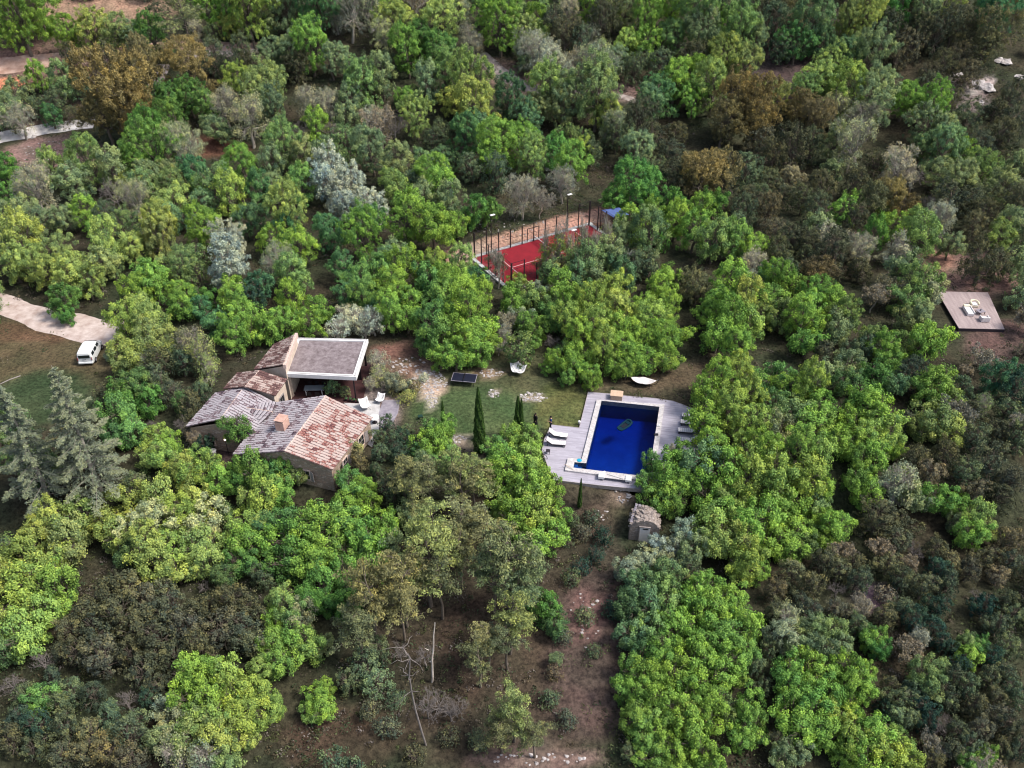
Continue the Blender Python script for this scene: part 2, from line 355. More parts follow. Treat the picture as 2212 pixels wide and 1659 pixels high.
def cover(x, y):
    """colour of the ground cover and how much scrub stands on it"""
    z = hgt(x, y); px, py, dd = proj(np.stack([x, y, z], -1)); px = px * 2.16016; py = py * 2.16016
    n = noise2(x, y, .35, 3); n2 = noise2(x, y, 1.1, 4)
    col = np.zeros(x.shape + (3,)); base = np.array([.046, .044, .034]); b2 = np.array([.036, .046, .030]); f = sstep(.5 + n * .5)[..., None]
    col = base * (1 - f) + b2 * f; sc = np.ones(x.shape)
    for cx, cy2, rx, ry, a, c, s in BLOBS:
        a = math.radians(a); u = (px - cx) * math.cos(a) + (py - cy2) * math.sin(a); v = -(px - cx) * math.sin(a) + (py - cy2) * math.cos(a)
        d = np.sqrt((u / rx) ** 2 + (v / ry) ** 2) + .13 * n + .10 * n2
        w = sstep((1.12 - d) / .35); w = np.where(y > 10, w, 0); col = col * (1 - w[..., None]) + np.array(c) * w[..., None]; sc = sc * (1 - w) + s * w
    col = col * (1 + .22 * n2 + .1 * n)[..., None]
    return np.clip(col, .01, .9), sc
xs = np.concatenate([np.arange(-700, -160, 15), np.arange(-160, 160, 1.0), np.arange(160, 701, 15)])
ys = np.concatenate([np.arange(-120, 24, 8), np.arange(24, 215, 1.0), np.arange(215, 900, 12)])
X, Y = np.meshgrid(xs, ys); ZT = hgt(X, Y)
pc = np.mean([p[:2] for p in pin], 0); ring = [pc + (np.array(p[:2]) - pc) * 1.0 for p in pin]
big = []
for p in pin:
    d_ = np.array(p[:2]) - pc; L_ = np.linalg.norm(d_); big.append(pc + d_ * (L_ + 1.3) / L_)
big[4] = big[5] = None; big = [b for b in big if b is not None]
hole = inpoly(X, Y, big); ZT = np.where(hole, -2.6, ZT)
CC, _ = cover(X, Y)
ny, nx = X.shape
me = D.meshes.new('ground'); me.vertices.add(nx * ny); me.vertices.foreach_set('co', np.stack([X, Y, ZT], -1).ravel())
I = np.arange(nx * ny).reshape(ny, nx); Q = np.stack([I[:-1, :-1], I[:-1, 1:], I[1:, 1:], I[1:, :-1]], -1).reshape(-1, 4)
me.loops.add(Q.size); me.loops.foreach_set('vertex_index', Q.ravel()); me.polygons.add(len(Q))
me.polygons.foreach_set('loop_start', np.arange(len(Q)) * 4); me.polygons.foreach_set('use_smooth', np.ones(len(Q), bool)); me.update(calc_edges=True)
ca = me.attributes.new('cover', 'FLOAT_COLOR', 'POINT'); ca.data.foreach_set('color', np.concatenate([CC, np.ones(CC.shape[:2] + (1,))], -1).ravel())
m = D.materials.new('forest floor'); m.use_nodes = True; nt = m.node_tree; b = nt.nodes['Principled BSDF']; b.inputs['Roughness'].default_value = 1; b.inputs['Specular IOR Level'].default_value = .1
at = nd(nt, 'ShaderNodeAttribute', attribute_name='cover'); tc = nd(nt, 'ShaderNodeTexCoord')
n1 = nd(nt, 'ShaderNodeTexNoise'); n1.inputs['Scale'].default_value = 2.4; n1.inputs['Detail'].default_value = 8; n1.inputs['Roughness'].default_value = .75
n2 = nd(nt, 'ShaderNodeTexNoise'); n2.inputs['Scale'].default_value = .22; n2.inputs['Detail'].default_value = 5
nt.links.new(tc.outputs['Object'], n1.inputs['Vector']); nt.links.new(tc.outputs['Object'], n2.inputs['Vector'])
r1 = nd(nt, 'ShaderNodeValToRGB'); r1.color_ramp.elements[0].position = .32; r1.color_ramp.elements[1].position = .7; r1.color_ramp.elements[0].color = (.30, .30, .33, 1); r1.color_ramp.elements[1].color = (2.0, 1.9, 1.75, 1)
nt.links.new(n1.outputs['Fac'], r1.inputs[0]); c = mixc(nt, 1.0, at.outputs['Color'], r1.outputs[0], 'MULTIPLY')
r2 = nd(nt, 'ShaderNodeValToRGB'); r2.color_ramp.elements[0].position = .35; r2.color_ramp.elements[1].position = .65; r2.color_ramp.elements[0].color = (.78, .86, .8, 1); r2.color_ramp.elements[1].color = (1.25, 1.12, 1.1, 1)
nt.links.new(n2.outputs['Fac'], r2.inputs[0]); c = mixc(nt, 1.0, c, r2.outputs[0], 'MULTIPLY'); nt.links.new(c, b.inputs['Base Color'])
bp = nd(nt, 'ShaderNodeBump'); bp.inputs['Strength'].default_value = .8; bp.inputs['Distance'].default_value = .25; nt.links.new(n1.outputs['Fac'], bp.inputs['Height']); nt.links.new(bp.outputs[0], b.inputs['Normal'])
me.materials.append(m); gr = D.objects.new('ground', me); COL.objects.link(gr); tag(gr, kind='structure')

def ribbon(name, pts, w, m, label=None, seed=0, dz=.09):
    """a track draped on the ground; pts are overview picture points"""
    P = [onground(*ov(*p))[0] for p in pts]; P = [Vector(p) for p in P]
    path = []
    for i in range(len(P) - 1):
        p0 = P[max(i - 1, 0)]; p1 = P[i]; p2 = P[i + 1]; p3 = P[min(i + 2, len(P) - 1)]; n = max(3, int((p2 - p1).length / .7))
        for k in range(n):
            t = k / n; path.append(.5 * ((2 * p1) + (p2 - p0) * t + (2 * p0 - 5 * p1 + 4 * p2 - p3) * t * t + (3 * p1 - p0 - 3 * p2 + p3) * t ** 3))
    path.append(P[-1]); rg = random.Random(seed); vs = []; fs = []; K = 6
    ww = w if isinstance(w, list) else [w] * len(pts)
    for i, p in enumerate(path):
        t = (path[min(i + 1, len(path) - 1)] - path[max(i - 1, 0)]); t.z = 0; t.normalize(); s = Vector((-t.y, t.x, 0))
        f = i / (len(path) - 1) * (len(ww) - 1); a = ww[int(f)]; bb = ww[min(int(f) + 1, len(ww) - 1)]; wd = a + (bb - a) * (f - int(f))
        wl = wd / 2 * (1 + .07 * math.sin(i * .31 + seed) + .05 * math.sin(i * .83 + seed) + rg.uniform(-.03, .03)); wr = wd / 2 * (1 + .07 * math.sin(i * .27 + 2 + seed) + .05 * math.sin(i * .71) + rg.uniform(-.03, .03))
        for k in range(K + 1):
            o = -wr + (wl + wr) * k / K; q = p + s * o
            vs.append((q.x, q.y, float(hgt(q.x, q.y)) + dz - (.12 if k in (0, K) else 0)))
    for i in range(len(path) - 1):
        for k in range(K): a = i * (K + 1) + k; fs.append((a, a + 1, a + K + 2, a + K + 1))
    mb = MB(); mb.add(vs, fs); o = mb.build(name, m, smooth=True); tag(o, kind='structure'); return o
M['gravel'] = mat('pale gravel track', (.62, .54, .52), 1, (.40, .31, .28), .7, .5, 8)
M['whitetrack'] = mat('white gravel', (.80, .78, .78), 1, (.60, .56, .56), .8, .4, 8)
M['redearth'] = mat('reddish earth', (.52, .37, .31), 1, (.36, .22, .17), .6, .5, 6)
M['greypath'] = mat('grey stony path', (.52, .46, .44), 1, (.27, .22, .21), .9, .5, 6)
ribbon('gravel_track', [(-60, 640), (0, 655), (50, 672), (100, 690), (150, 703), (205, 715), (262, 722)], [4.6, 4.4, 4.2, 4.4, 5.2, 6.0, 6.5], M['gravel'], seed=1)
ribbon('gravel_track', [(-60, 318), (0, 298), (45, 289), (100, 279), (150, 272), (205, 266)], [4.4, 4.4, 4.2, 3.2, 3, 3], M['whitetrack'], seed=2)
ribbon('earth_track', [(-60, 150), (0, 142), (60, 136), (120, 129), (180, 122), (230, 118), (300, 104), (360, 98), (420, 97), (500, 102), (560, 100)], [6, 5.5, 5, 4.5, 5.5, 6, 3, 3, 4.5, 3.5, 2.5], M['redearth'], seed=3)
ribbon('earth_path', [(330, 190), (345, 160), (352, 140)], 3, M['greypath'], seed=4)
ribbon('stony_path', [(405, 118), (440, 112), (480, 108), (560, 112)], 4, M['greypath'], seed=4)
ribbon('stony_path', [(1040, 118), (1060, 138), (1085, 160), (1115, 178), (1150, 190), (1230, 198), (1330, 206), (1380, 220)], [3, 3.2, 3.2, 2.8, 2.2, 1.8, 1.6, 1.6], M['greypath'], seed=5)

# ------------------------------------------------------------------ padel court
CA = math.radians(31.1); CO = np.array([5.85, 110.2]); ca_, sa_ = math.cos(CA), math.sin(CA)
gz = float(hgt(*CO))
court = thing('padel_court', 'red padel court with white kerb and dark mesh fence behind the oaks', 'padel court', (CO[0], CO[1], 0), CA)
mb = MB(); mb.box((0, 0, .05), (20.3, 10.5, .3)); mb.build('slab', M['red'], court)
mb = MB()
for s in (-1, 1):
    mb.box((0, s * 5.42, .14), (21.5, .55, .34)); mb.box((s * 10.32, 0, .141), (.55, 10.28, .34))
mb.build('kerb', M['concrete'], court, bevel=.02)
mb = MB()
for x in (-6.95, 6.95): mb.box((x, 0, .206), (.09, 10.2, .008))
mb.box((-3.47, 0, .2062), (6.85, .09, .008)); mb.box((3.47, 0, .2062), (6.85, .09, .008)); mb.build('court_lines', M['line'], court)
net = MB(); net.box((0, 0, 1.08), (.06, 10, .1)); np_ = net.build('net', M['white'], court)
nm = MB()
for k in range(41): nm.box((0, -5 + k * .25, .62), (.012, .012, .82))
for k in range(7): nm.box((0, 0, .24 + k * .13), (.012, 10, .012))
nm.build('net_mesh', M['darkmetal'], np_)
for s in (-1, 1): nb = MB(); nb.tube([(0, s * 5.05, .2), (0, s * 5.05, 1.15)], .06); nb.build('net_post', M['darkmetal'], np_)
def cpost(x, y, h, r=.06):
    q = MB(); q.box((x, y, .2 + h / 2), (r * 2, r * 2, h)); return q.build('fence_post', M['darkmetal'], court)
for i in range(11):
    x = -10 + 2 * i; h = 4 if i in (0, 1, 9, 10) else 3
    for s in (-1, 1): cpost(x, s * 5.12, h, .09 if i in (0, 10) else .06)
for j in range(1, 5):
    for s in (-1, 1): cpost(s * 10.05, -5 + 2 * j, 4)
mb = MB()
for s in (-1, 1):
    for z in (1.7, 3.15): mb.box((0, s * 5.12, z), (16, .04, .04))
    for s2 in (-1, 1):
        mb.box((s2 * 9, s * 5.12, 4.15), (2, .04, .04)); mb.box((s2 * 9, s * 5.12, 3.15), (2, .04, .04))
    mb.box((s * 10.05, 0, 4.15), (.04, 10.2, .04)); mb.box((s * 10.05, 0, 3.15), (.04, 10.2, .04))
for s in (-1, 1):                                            # door frames half way along each side
    for x in (-1, 1): mb.box((x, s * 5.3, 1.25), (.08, .08, 2.1))
    mb.box((0, s * 5.3, 2.32), (2.08, .08, .06))
mb.build('fence_rail', M['darkmetal'], court)
mb = MB()
for s in (-1, 1):
    for k in range(1, 80): mb.box((-8 + k * .2, s * 5.12, 1.7), (.013, .013, 2.9))
    for k in range(14): mb.box((0, s * 5.12, .3 + k * .2), (16, .013, .013))
mb.build('wire_mesh', M['darkmetal'], court)
gm = D.materials.new('clear glass wall'); gm.use_nodes = True; g_nt = gm.node_tree; g_nt.nodes.clear()
o_ = nd(g_nt, 'ShaderNodeOutputMaterial'); t_ = nd(g_nt, 'ShaderNodeBsdfTransparent'); t_.inputs[0].default_value = (.86, .9, .9, 1)
gl_ = nd(g_nt, 'ShaderNodeBsdfGlossy'); gl_.inputs['Roughness'].default_value = .05; mx_ = nd(g_nt, 'ShaderNodeMixShader'); mx_.inputs[0].default_value = .07
g_nt.links.new(t_.outputs[0], mx_.inputs[1]); g_nt.links.new(gl_.outputs[0], mx_.inputs[2]); g_nt.links.new(mx_.outputs[0], o_.inputs[0])
M['clearglass'] = gm
for s in (-1, 1):
    q = MB(); q.add([(s * 10.05, -5, .25), (s * 10.05, 5, .25), (s * 10.05, 5, 3.15), (s * 10.05, -5, 3.15)], [(0, 1, 2, 3)]); q.build('glass_wall', gm, court)
def cw(x, y, z=0): return (CO[0] + x * ca_ - y * sa_, CO[1] + x * sa_ + y * ca_, z)
def lamp(x, y, label):
    p = cw(x, y, .2); t = thing('floodlight_pole', label, 'floodlight', p, CA, 'floodlights around the padel court')
    q = MB(); q.tube([(0, 0, -.1), (0, 0, 3), (0, 0, 6)], [.09, .075, .06], 8); q.build('pole', M['darkmetal'], t)
    q = MB(); q.box((0, -math.copysign(.25, y), 6.02), (.14, .7, .06)); q.build('arm', M['darkmetal'], t)
    q = MB(); q.box((0, -math.copysign(.45, y), 6.1), (.75, .38, .09)); q.build('lamp_head', M['white'], t, bevel=.03)
lamp(-7.1, 5.32, 'dark floodlight pole with flat white head at the near end of the far fence')
lamp(6.0, 5.32, 'dark floodlight pole with flat white head by the pale tree behind the court')
lamp(0.1, -5.32, 'dark floodlight pole on the near side of the court, at the net')
# blue awning beyond the court's far corner
cpts = [zc(1700, 300), zc(1885, 272), zc(1990, 345), zc(1832, 378)]; zz = [3.0, 3.0, 2.7, 2.7]; aw = [GG(p, z) for p, z in zip(cpts, zz)]; ac = np.mean(aw, 0); ac[2] = hgt(ac[0], ac[1])
t = thing('shade_awning', 'small blue cloth awning on dark posts at the far corner of the red court', 'awning', ac)
vs = []; fs = []; n = 8
for i in range(n + 1):
    for j in range(n + 1):
        u, v = i / n, j / n; q = (aw[0] * (1 - u) + aw[1] * u) * (1 - v) + (aw[3] * (1 - u) + aw[2] * u) * v; q = q - ac; q[2] -= .5 * u * (1 - u) * v * (1 - v) * 4 * .5; vs.append(q)
for i in range(n):
    for j in range(n): a = i * (n + 1) + j; fs.append((a, a + n + 1, a + n + 2, a + 1))
q = MB(); q.add(vs, fs); c_ = q.build('canopy', M['bluetarp'], t, smooth=True); c_.modifiers.new('thick', 'SOLIDIFY').thickness = .03
for p in aw:
    q = MB(); p = p - ac; q.tube([(p[0], p[1], -.2), (p[0], p[1], p[2])], .05); q.build('post', M['darkmetal'], t)

# ------------------------------------------------------------------ pool and deck
ZDK = .18
deck_px = [(745, 170), (950, 187), (1100, 206), (1360, 228), (1520, 252), (1610, 285), (1700, 322), (1850, 420), (1830, 600), (1760, 800), (1640, 960), (1500, 1070), (1240, 1062), (850, 1025), (430, 975), (372, 840), (322, 700), (345, 600), (410, 470), (664, 498)]
dp = [GG(zp(*p), ZDK) for p in deck_px]; base = np.array([pin[0][0], pin[0][1], 0.0])
pang = az(pin[0], pin[1])
M['deck'] = deck_mat('weathered grey deck boards', (.50, .48, .575), (.29, .275, .34), pang, .14)
def poly_sheet(loops, z, thick):
    """flat slab with an optional hole: loops of xy points"""
    bm = bmesh.new(); es = []
    for lp in loops:
        vv = [bm.verts.new((p[0], p[1], z)) for p in lp]
        es += [bm.edges.new((vv[i], vv[(i + 1) % len(vv)])) for i in range(len(vv))]
    bmesh.ops.triangle_fill(bm, edges=es, use_beauty=True)
    for f in bm.faces:
        if f.normal.z < 0: f.normal_flip()
    r = bmesh.ops.extrude_face_region(bm, geom=list(bm.faces))
    for v in [g for g in r['geom'] if isinstance(g, bmesh.types.BMVert)]: v.co.z -= thick
    bmesh.ops.recalc_face_normals(bm, faces=bm.faces)
    me = D.meshes.new('s'); bm.to_mesh(me); bm.free(); return me
mid = [((a + b_) / 2 - base) for a, b_ in zip(pin, pout)]
me = poly_sheet([[p - base for p in dp], mid], ZDK, .3); me.name = 'pool_deck'; me.materials.append(M['deck'])
dk = thing('pool_deck', 'weathered grey timber deck surrounding the dark blue swimming pool', 'deck', base)
o = D.objects.new('boards', me); COL.objects.link(o); o.parent = dk
fas = MB()
for a, b_ in zip(dp, dp[1:] + dp[:1]):
    a = a - base; b_ = b_ - base; dd = Vector(b_[:2] - a[:2]); L_ = dd.length; c2 = (a + b_) / 2
    fas.box((c2[0], c2[1], -.02 + .0), (L_ - .01, .05, .44), rz=math.atan2(dd.y, dd.x))
fas.build('fascia_board', M['oldwood'], dk)
for (x, y) in [(470, 950), (700, 975), (900, 1000), (1100, 1020), (1300, 1030), (1450, 1035)]:
    p = GG(zp(x, y), ZDK) - base; q = MB(); q.box((p[0], p[1], -1.0), (.16, .16, 2.2)); q.build('support_post', M['oldwood'], dk)
pool = thing('swimming_pool', 'swimming pool of deep blue water with pale stone coping, inside the timber deck', 'swimming pool', base)
mb = MB(); n = 6
ti = [tuple(p[:2] - base[:2]) for p in pin]; to = [tuple(p[:2] - base[:2]) for p in pout]
vs = [(x, y, ZCOP) for x, y in ti] + [(x, y, ZCOP) for x, y in to] + [(x, y, -.2) for x, y in ti] + [(x, y, -.2) for x, y in to]; fs = []
for i in range(n):
    j = (i + 1) % n; fs += [(i, j, n + j, n + i)[::-1], (n + i, n + j, 3 * n + j, 3 * n + i)[::-1], (i, 2 * n + i, 2 * n + j, j)[::-1]]
mb.add(vs, fs); mb.cm = 1                                    # seams of the coping slabs
for i in range(n):
    j = (i + 1) % n; a = Vector(ti[i]); b_ = Vector(ti[j]); a2 = Vector(to[i]); b2_ = Vector(to[j]); k = int((b_ - a).length / .62)
    for s in range(1, k):
        u = s / k; p = a.lerp(b_, u); q2 = a2.lerp(b2_, u); dd = q2 - p
        if dd.length > 1.6: continue
        mb.box(((p.x + q2.x) / 2, (p.y + q2.y) / 2, ZCOP + .001), (dd.length - .02, .018, .006), rz=math.atan2(dd.y, dd.x))
mb.build('coping', [M['coping'], M['slab']], pool)
mb = MB(); vs = [(x, y, ZCOP - .02) for x, y in ti] + [(x, y, -2.0) for x, y in ti]
mb.add(vs, [(i, (i + 1) % n, n + (i + 1) % n, n + i) for i in range(n)] + [tuple(range(n, 2 * n))])
M['basin'] = mat('dark blue pool lining', (.011, .085, .28), .5, (.007, .05, .20), .35)
mb.build('basin', M['basin'], pool)
# front edge of the coping is a low stone wall above the lower boards
wm = D.materials.new('pool water'); wm.use_nodes = True; w_nt = wm.node_tree; w_nt.nodes.clear()
o_ = nd(w_nt, 'ShaderNodeOutputMaterial'); t_ = nd(w_nt, 'ShaderNodeBsdfTransparent'); t_.inputs[0].default_value = (.85, .93, 1, 1)
gl_ = nd(w_nt, 'ShaderNodeBsdfGlossy'); gl_.inputs['Roughness'].default_value = .04; lw_ = nd(w_nt, 'ShaderNodeLayerWeight'); lw_.inputs['Blend'].default_value = .12
tcw = nd(w_nt, 'ShaderNodeTexCoord'); nw = nd(w_nt, 'ShaderNodeTexNoise'); nw.inputs['Scale'].default_value = 1.3; nw.inputs['Detail'].default_value = 4
w_nt.links.new(tcw.outputs['Object'], nw.inputs['Vector']); bpw = nd(w_nt, 'ShaderNodeBump'); bpw.inputs['Strength'].default_value = .25; bpw.inputs['Distance'].default_value = .06
w_nt.links.new(nw.outputs['Fac'], bpw.inputs['Height']); w_nt.links.new(bpw.outputs[0], gl_.inputs['Normal']); w_nt.links.new(bpw.outputs[0], lw_.inputs['Normal'])
mx_ = nd(w_nt, 'ShaderNodeMixShader'); w_nt.links.new(lw_.outputs['Fresnel'], mx_.inputs[0]); w_nt.links.new(t_.outputs[0], mx_.inputs[1]); w_nt.links.new(gl_.outputs[0], mx_.inputs[2]); w_nt.links.new(mx_.outputs[0], o_.inputs[0])
va_ = nd(w_nt, 'ShaderNodeVolumeAbsorption'); va_.inputs['Color'].default_value = (.04, .42, .88, 1); va_.inputs['Density'].default_value = .55; w_nt.links.new(va_.outputs[0], o_.inputs['Volume'])
wi = [(x * .998 + .0, y * .998) for x, y in ti]
zfl = [-1.9, -1.9, -.75, -.75, -.75, -1.0]  # added slope: deeper water stands in for the dark reflection at the far end
mb = MB(); mb.add([(x, y, ZCOP - .14) for x, y in ti] + [(x, y, z) for (x, y), z in zip(ti, zfl)], [tuple(range(n))[::-1]] + [(i, (i + 1) % n, n + (i + 1) % n, n + i) for i in range(n)] + [tuple(range(n, 2 * n))]); mb.build('water', wm, pool)
# shallow steps in the notch at the near left corner
na, nb_, nc_ = Vector(ti[3]), Vector(ti[4]), Vector(ti[5]); ax = (nc_ - nb_).normalized(); wd_ = (nb_ - na).length; ang_ = math.atan2(ax.y, ax.x)
for k in range(3):
    c_ = (na + nb_) / 2 + ax * (.22 + .4 * k); q = MB(); q.box((c_.x, c_.y, ZCOP - .45 - .25 * k), (.38, wd_ * .96, .3), rz=ang_); q.build('step', M['basin'], pool)

def onp(pt, z):                                             # world point of a picture point at height z
    return GG(pt, z)
# --- sun loungers
def make_lounger(name, label, loc, rz, group, cm='cushion'):
    t = thing(name, label, 'sun lounger', loc, rz, group)                 # +x is the foot end
    q = MB(); q.box((.3, .33, .27), (1.4, .05, .07)); q.box((.3, -.33, .27), (1.4, .05, .07)); q.box((.98, 0, .27), (.05, .7, .07)); q.box((-.4, 0, .27), (.05, .7, .07))
    for k in range(7): q.box((-.25 + k * .19, 0, .30), (.09, .62, .02))
    q.build('frame', M['darkwood'], t)
    q = MB(); q.box((-.70, .33, .50), (.75, .05, .06), ry=math.radians(38)); q.box((-.70, -.33, .50), (.75, .05, .06), ry=math.radians(38)); q.box((-.95, 0, .70), (.05, .7, .06)); q.box((-.80, 0, .28), (.9, .04, .04)); q.build('backrest_frame', M['darkwood'], t)
    for x in (-.9, .9):
        for y in (-.31, .31): q = MB(); q.box((x, y, .13), (.07, .07, .27)); q.build('leg', M['darkwood'], t)
    q = MB(); q.box((.32, 0, .36), (1.36, .64, .09)); s_ = q.build('mattress', M[cm], t, bevel=.03)
    q = MB(); q.box((-.69, 0, .585), (.86, .64, .09), ry=math.radians(38)); b3 = q.build('back_cushion', M[cm], t, bevel=.03)
    q = MB()
    for k in range(5): q.box((-.1 + k * .22, 0, .407), (.02, .6, .008))
    q.build('seam', M['slab'], s_)
    q = MB(); q.box((-.86, 0, .80), (.24, .5, .08), ry=math.radians(38)); q.build('pillow', M[cm], t, bevel=.03)
    return t
def place2(a, b_, za, zb):
    A = onp(a, za); B = onp(b_, zb); return (A + B) / 2, az(A, B)
c0, r0 = place2(zq(385, 600), zq(725, 665), .55, .42)
make_lounger('sun_lounger', 'white cushioned sun lounger with a folded towel, beside the man on the deck', (c0[0], c0[1], ZDK), r0, 'sun loungers on the pool deck')
tw = MB(); tw.box((0, 0, 0), (.42, .3, .06)); P_ = onp(zq(615, 655), .64); o = tw.build('folded_towel', M['white'], bevel=.02); o.location = (P_[0], P_[1], ZDK + .44); o.rotation_euler.z = r0; tag(o, 'folded white towel lying on the upper left sun lounger', 'towel')
c1, r1_ = place2(zq(345, 760), zq(685, 805), .55, .42)
make_lounger('sun_lounger', 'white cushioned sun lounger next to the small black side table', (c1[0], c1[1], ZDK), r1_, 'sun loungers on the pool deck')
zr = lambda x, y: ph(2480 + x / 7.54, 1480 + y / 7.54)
for (x, y, lab) in [(585, 575, 'sun lounger farthest along the right edge of the pool deck'), (540, 765, 'second sun lounger down the right edge of the pool deck'), (475, 1005, 'third sun lounger down the right edge of the pool deck, half under leaves'), (450, 1250, 'nearest sun lounger on the right edge of the pool deck, under the oak')]:
    P_ = onp(zr(x, y), .45); r_ = pang + PI + random.Random(x).uniform(-.05, .05)
    make_lounger('sun_lounger', lab, (P_[0] - 1.0 * math.cos(r_), P_[1] - 1.0 * math.sin(r_), ZDK), r_, 'sun loungers on the pool deck')
# small black side table
P_ = onp(zq(365, 930), .5); t = thing('side_table', 'small black open-frame side table below the two left sun loungers', 'side table', (P_[0], P_[1], ZDK), pang)
q = MB()
for s in (-1, 1): q.box((0, s * .19, .36), (.42, .04, .04)); q.box((s * .19, 0, .361), (.04, .34, .04))
q.box((0, 0, .34), (.36, .36, .02)); q.build('table_top', M['darkwood'], t)
for x in (-.18, .18):
    for y in (-.18, .18): q = MB(); q.box((x, y, .17), (.04, .04, .34)); q.build('leg', M['darkwood'], t)
# hand hoop of the ladder / black hose loop at the deck's left edge
P_ = onp(zq(285, 1030), .5); pts = [(.42 * math.cos(a) * .9, 0, .1 + .5 * math.sin(a)) for a in np.linspace(0, PI, 12)]
q = MB(); q.tube([(.38, 0, 0)] + pts + [(-.38, 0, 0)], .035, 8); o = q.build('black_hoop', M['darkmetal'], smooth=True); o.location = (P_[0], P_[1], ZDK); o.rotation_euler.z = pang; tag(o, 'curved black metal hoop standing at the left edge of the deck', 'hoop')
# timber box at the far edge
P_ = onp(zp(1005, 215), .35); t = thing('timber_chest', 'pale pine chest with sloping lid at the far edge of the pool deck', 'chest', (P_[0], P_[1], ZDK), pang)
q = MB()
for k in range(4): q.box((0, -.42, .09 + k * .15), (1.3, .04, .143)); q.box((0, .42, .09 + k * .15), (1.3, .04, .143)); q.box((-.63, 0, .09 + k * .15), (.04, .8, .143)); q.box((.63, 0, .09 + k * .15), (.04, .8, .143))
q.build('side_board', M['box'], t)
q = MB(); q.box((0, 0, .66), (1.42, 1.0, .05), rx=.06); q.build('lid', M['box'], t, bevel=.01)
# cover roller bench at the near edge
A = onp(zp(865, 945), .45); B = onp(zp(1115, 975), .45); c2 = (A + B) / 2; L_ = float(np.linalg.norm(B - A)); ra = az(A, B)
t = thing('cover_roller', 'white pool cover roller bench with a box at each end on the near coping', 'pool cover roller', (c2[0], c2[1], ZDK), ra)
q = MB(); q.box((0, .1, .36), (L_ - .5, .62, .08)); q.build('bench_top', M['coping'], t, bevel=.01)
for s in (-1, 1):
    q = MB(); q.box((s * (L_ / 2 - .02), .06, .36), (.62, .74, .3)); q.build('end_box', M['white'], t, bevel=.04)
    q = MB(); q.box((s * (L_ / 2 - .2), -.05, .1), (.1, .4, .24)); q.build('support_leg', M['slab'], t)
q = MB(); q.tube([(-L_ / 2 + .6, .3, .5), (L_ / 2 - .5, -.15, .5)], .03, 8); q.build('telescopic_pole', M['white'], t)
q = MB(); q.box((-L_ / 2 + .2, .55, .36), (.4, .22, .14), rz=.9); q.build('bracket', M['white'], t, bevel=.02)
# pink pole lying over the notch, cyan lid, skimmer bits on the right coping
A = onp(zp(530, 833), .5); B = onp(zp(612, 882), .46); q = MB(); q.tube([A - base * 0, (A + B) / 2 + np.array([0, 0, .03]), B], .028, 6); o = q.build('wooden_pole', M['box']); o['label'] = 'thin pinkish pole lying across the corner of the pool coping'; o['category'] = 'pole'
P_ = onp(zp(665, 797), ZCOP); q = MB(); q.lathe([(.24, 0), (.26, .02), (.24, .05), (.08, .07)], n=16); q.box((0, 0, .08), (.12, .03, .04)); o = q.build('skimmer_lid', M['cyan']); o.location = (P_[0], P_[1], ZCOP); tag(o, 'round turquoise lid on the coping at the pool notch', 'lid')
P_ = onp(zp(1390, 483), ZCOP); q = MB(); q.box((0, 0, .07), (.34, .22, .14)); q.box((.05, 0, .16), (.2, .18, .05)); o = q.build('pool_skimmer_box', M['white'], bevel=.02); o.location = (P_[0], P_[1], ZCOP); tag(o, 'small white box on the right coping of the pool', 'box')
P_ = onp(zp(1368, 563), ZCOP); q = MB(); q.box((0, 0, .06), (.42, .28, .12)); q.box((-.2, 0, .02), (.12, .2, .2)); o = q.build('black_pool_speaker', M['blackplastic'], bevel=.02); o.location = (P_[0], P_[1], ZCOP); tag(o, 'small black box hanging over the right coping of the pool', 'box')
P_ = onp(zp(664, 455), .2); t = thing('garden_spotlight', 'small white garden light in the grass at the inner corner of the deck', 'garden light', (P_[0], P_[1], float(hgt(P_[0], P_[1]))))
q = MB(); q.lathe([(.05, 0), (.05, .25), (.13, .3), (.15, .48), (.1, .52)], n=10); q.build('lamp_body', M['white'], t); q = MB(); q.lathe([(.16, 0), (.16, .04)], n=10); q.build('ground_plate', M['darkmetal'], t)
# floating armchair
A = onp(zp(1015, 520), .3); B = onp(zp(1140, 440), .3); c2 = (A + B) / 2; ra = az(B, A)
t = thing('pool_float', 'dark teal inflatable armchair floating on the pool water', 'pool float', (c2[0], c2[1], ZCOP - .13), ra); t.scale = (.85, .8, .8)
q = MB(); q.tube([(.95, -.38, .03), (.3, -.45, .08), (-.5, -.48, .14), (-.95, -.38, .3), (-1.05, 0, .36), (-.95, .38, .3), (-.5, .48, .14), (.3, .45, .08), (.95, .38, .03), (1.05, 0, .02), (.95, -.38, .03)], [.11, .13, .15, .16, .17, .16, .15, .13, .11, .11, .11], 10, False); q.build('tube_rim', M['floatvinyl'], t, smooth=True)
q = MB(); q.box((-.05, 0, .09), (1.1, .75, .05)); q.build('mesh_seat', M['floatdark'], t)
q = MB(); q.box((-.68, 0, .2), (.45, .7, .12), ry=.35); q.build('head_rest', M['floatvinyl'], t, bevel=.05); q = MB(); q.box((.72, 0, .03), (.42, .7, .1)); q.build('foot_rest', M['floatvinyl'], t, bevel=.04)

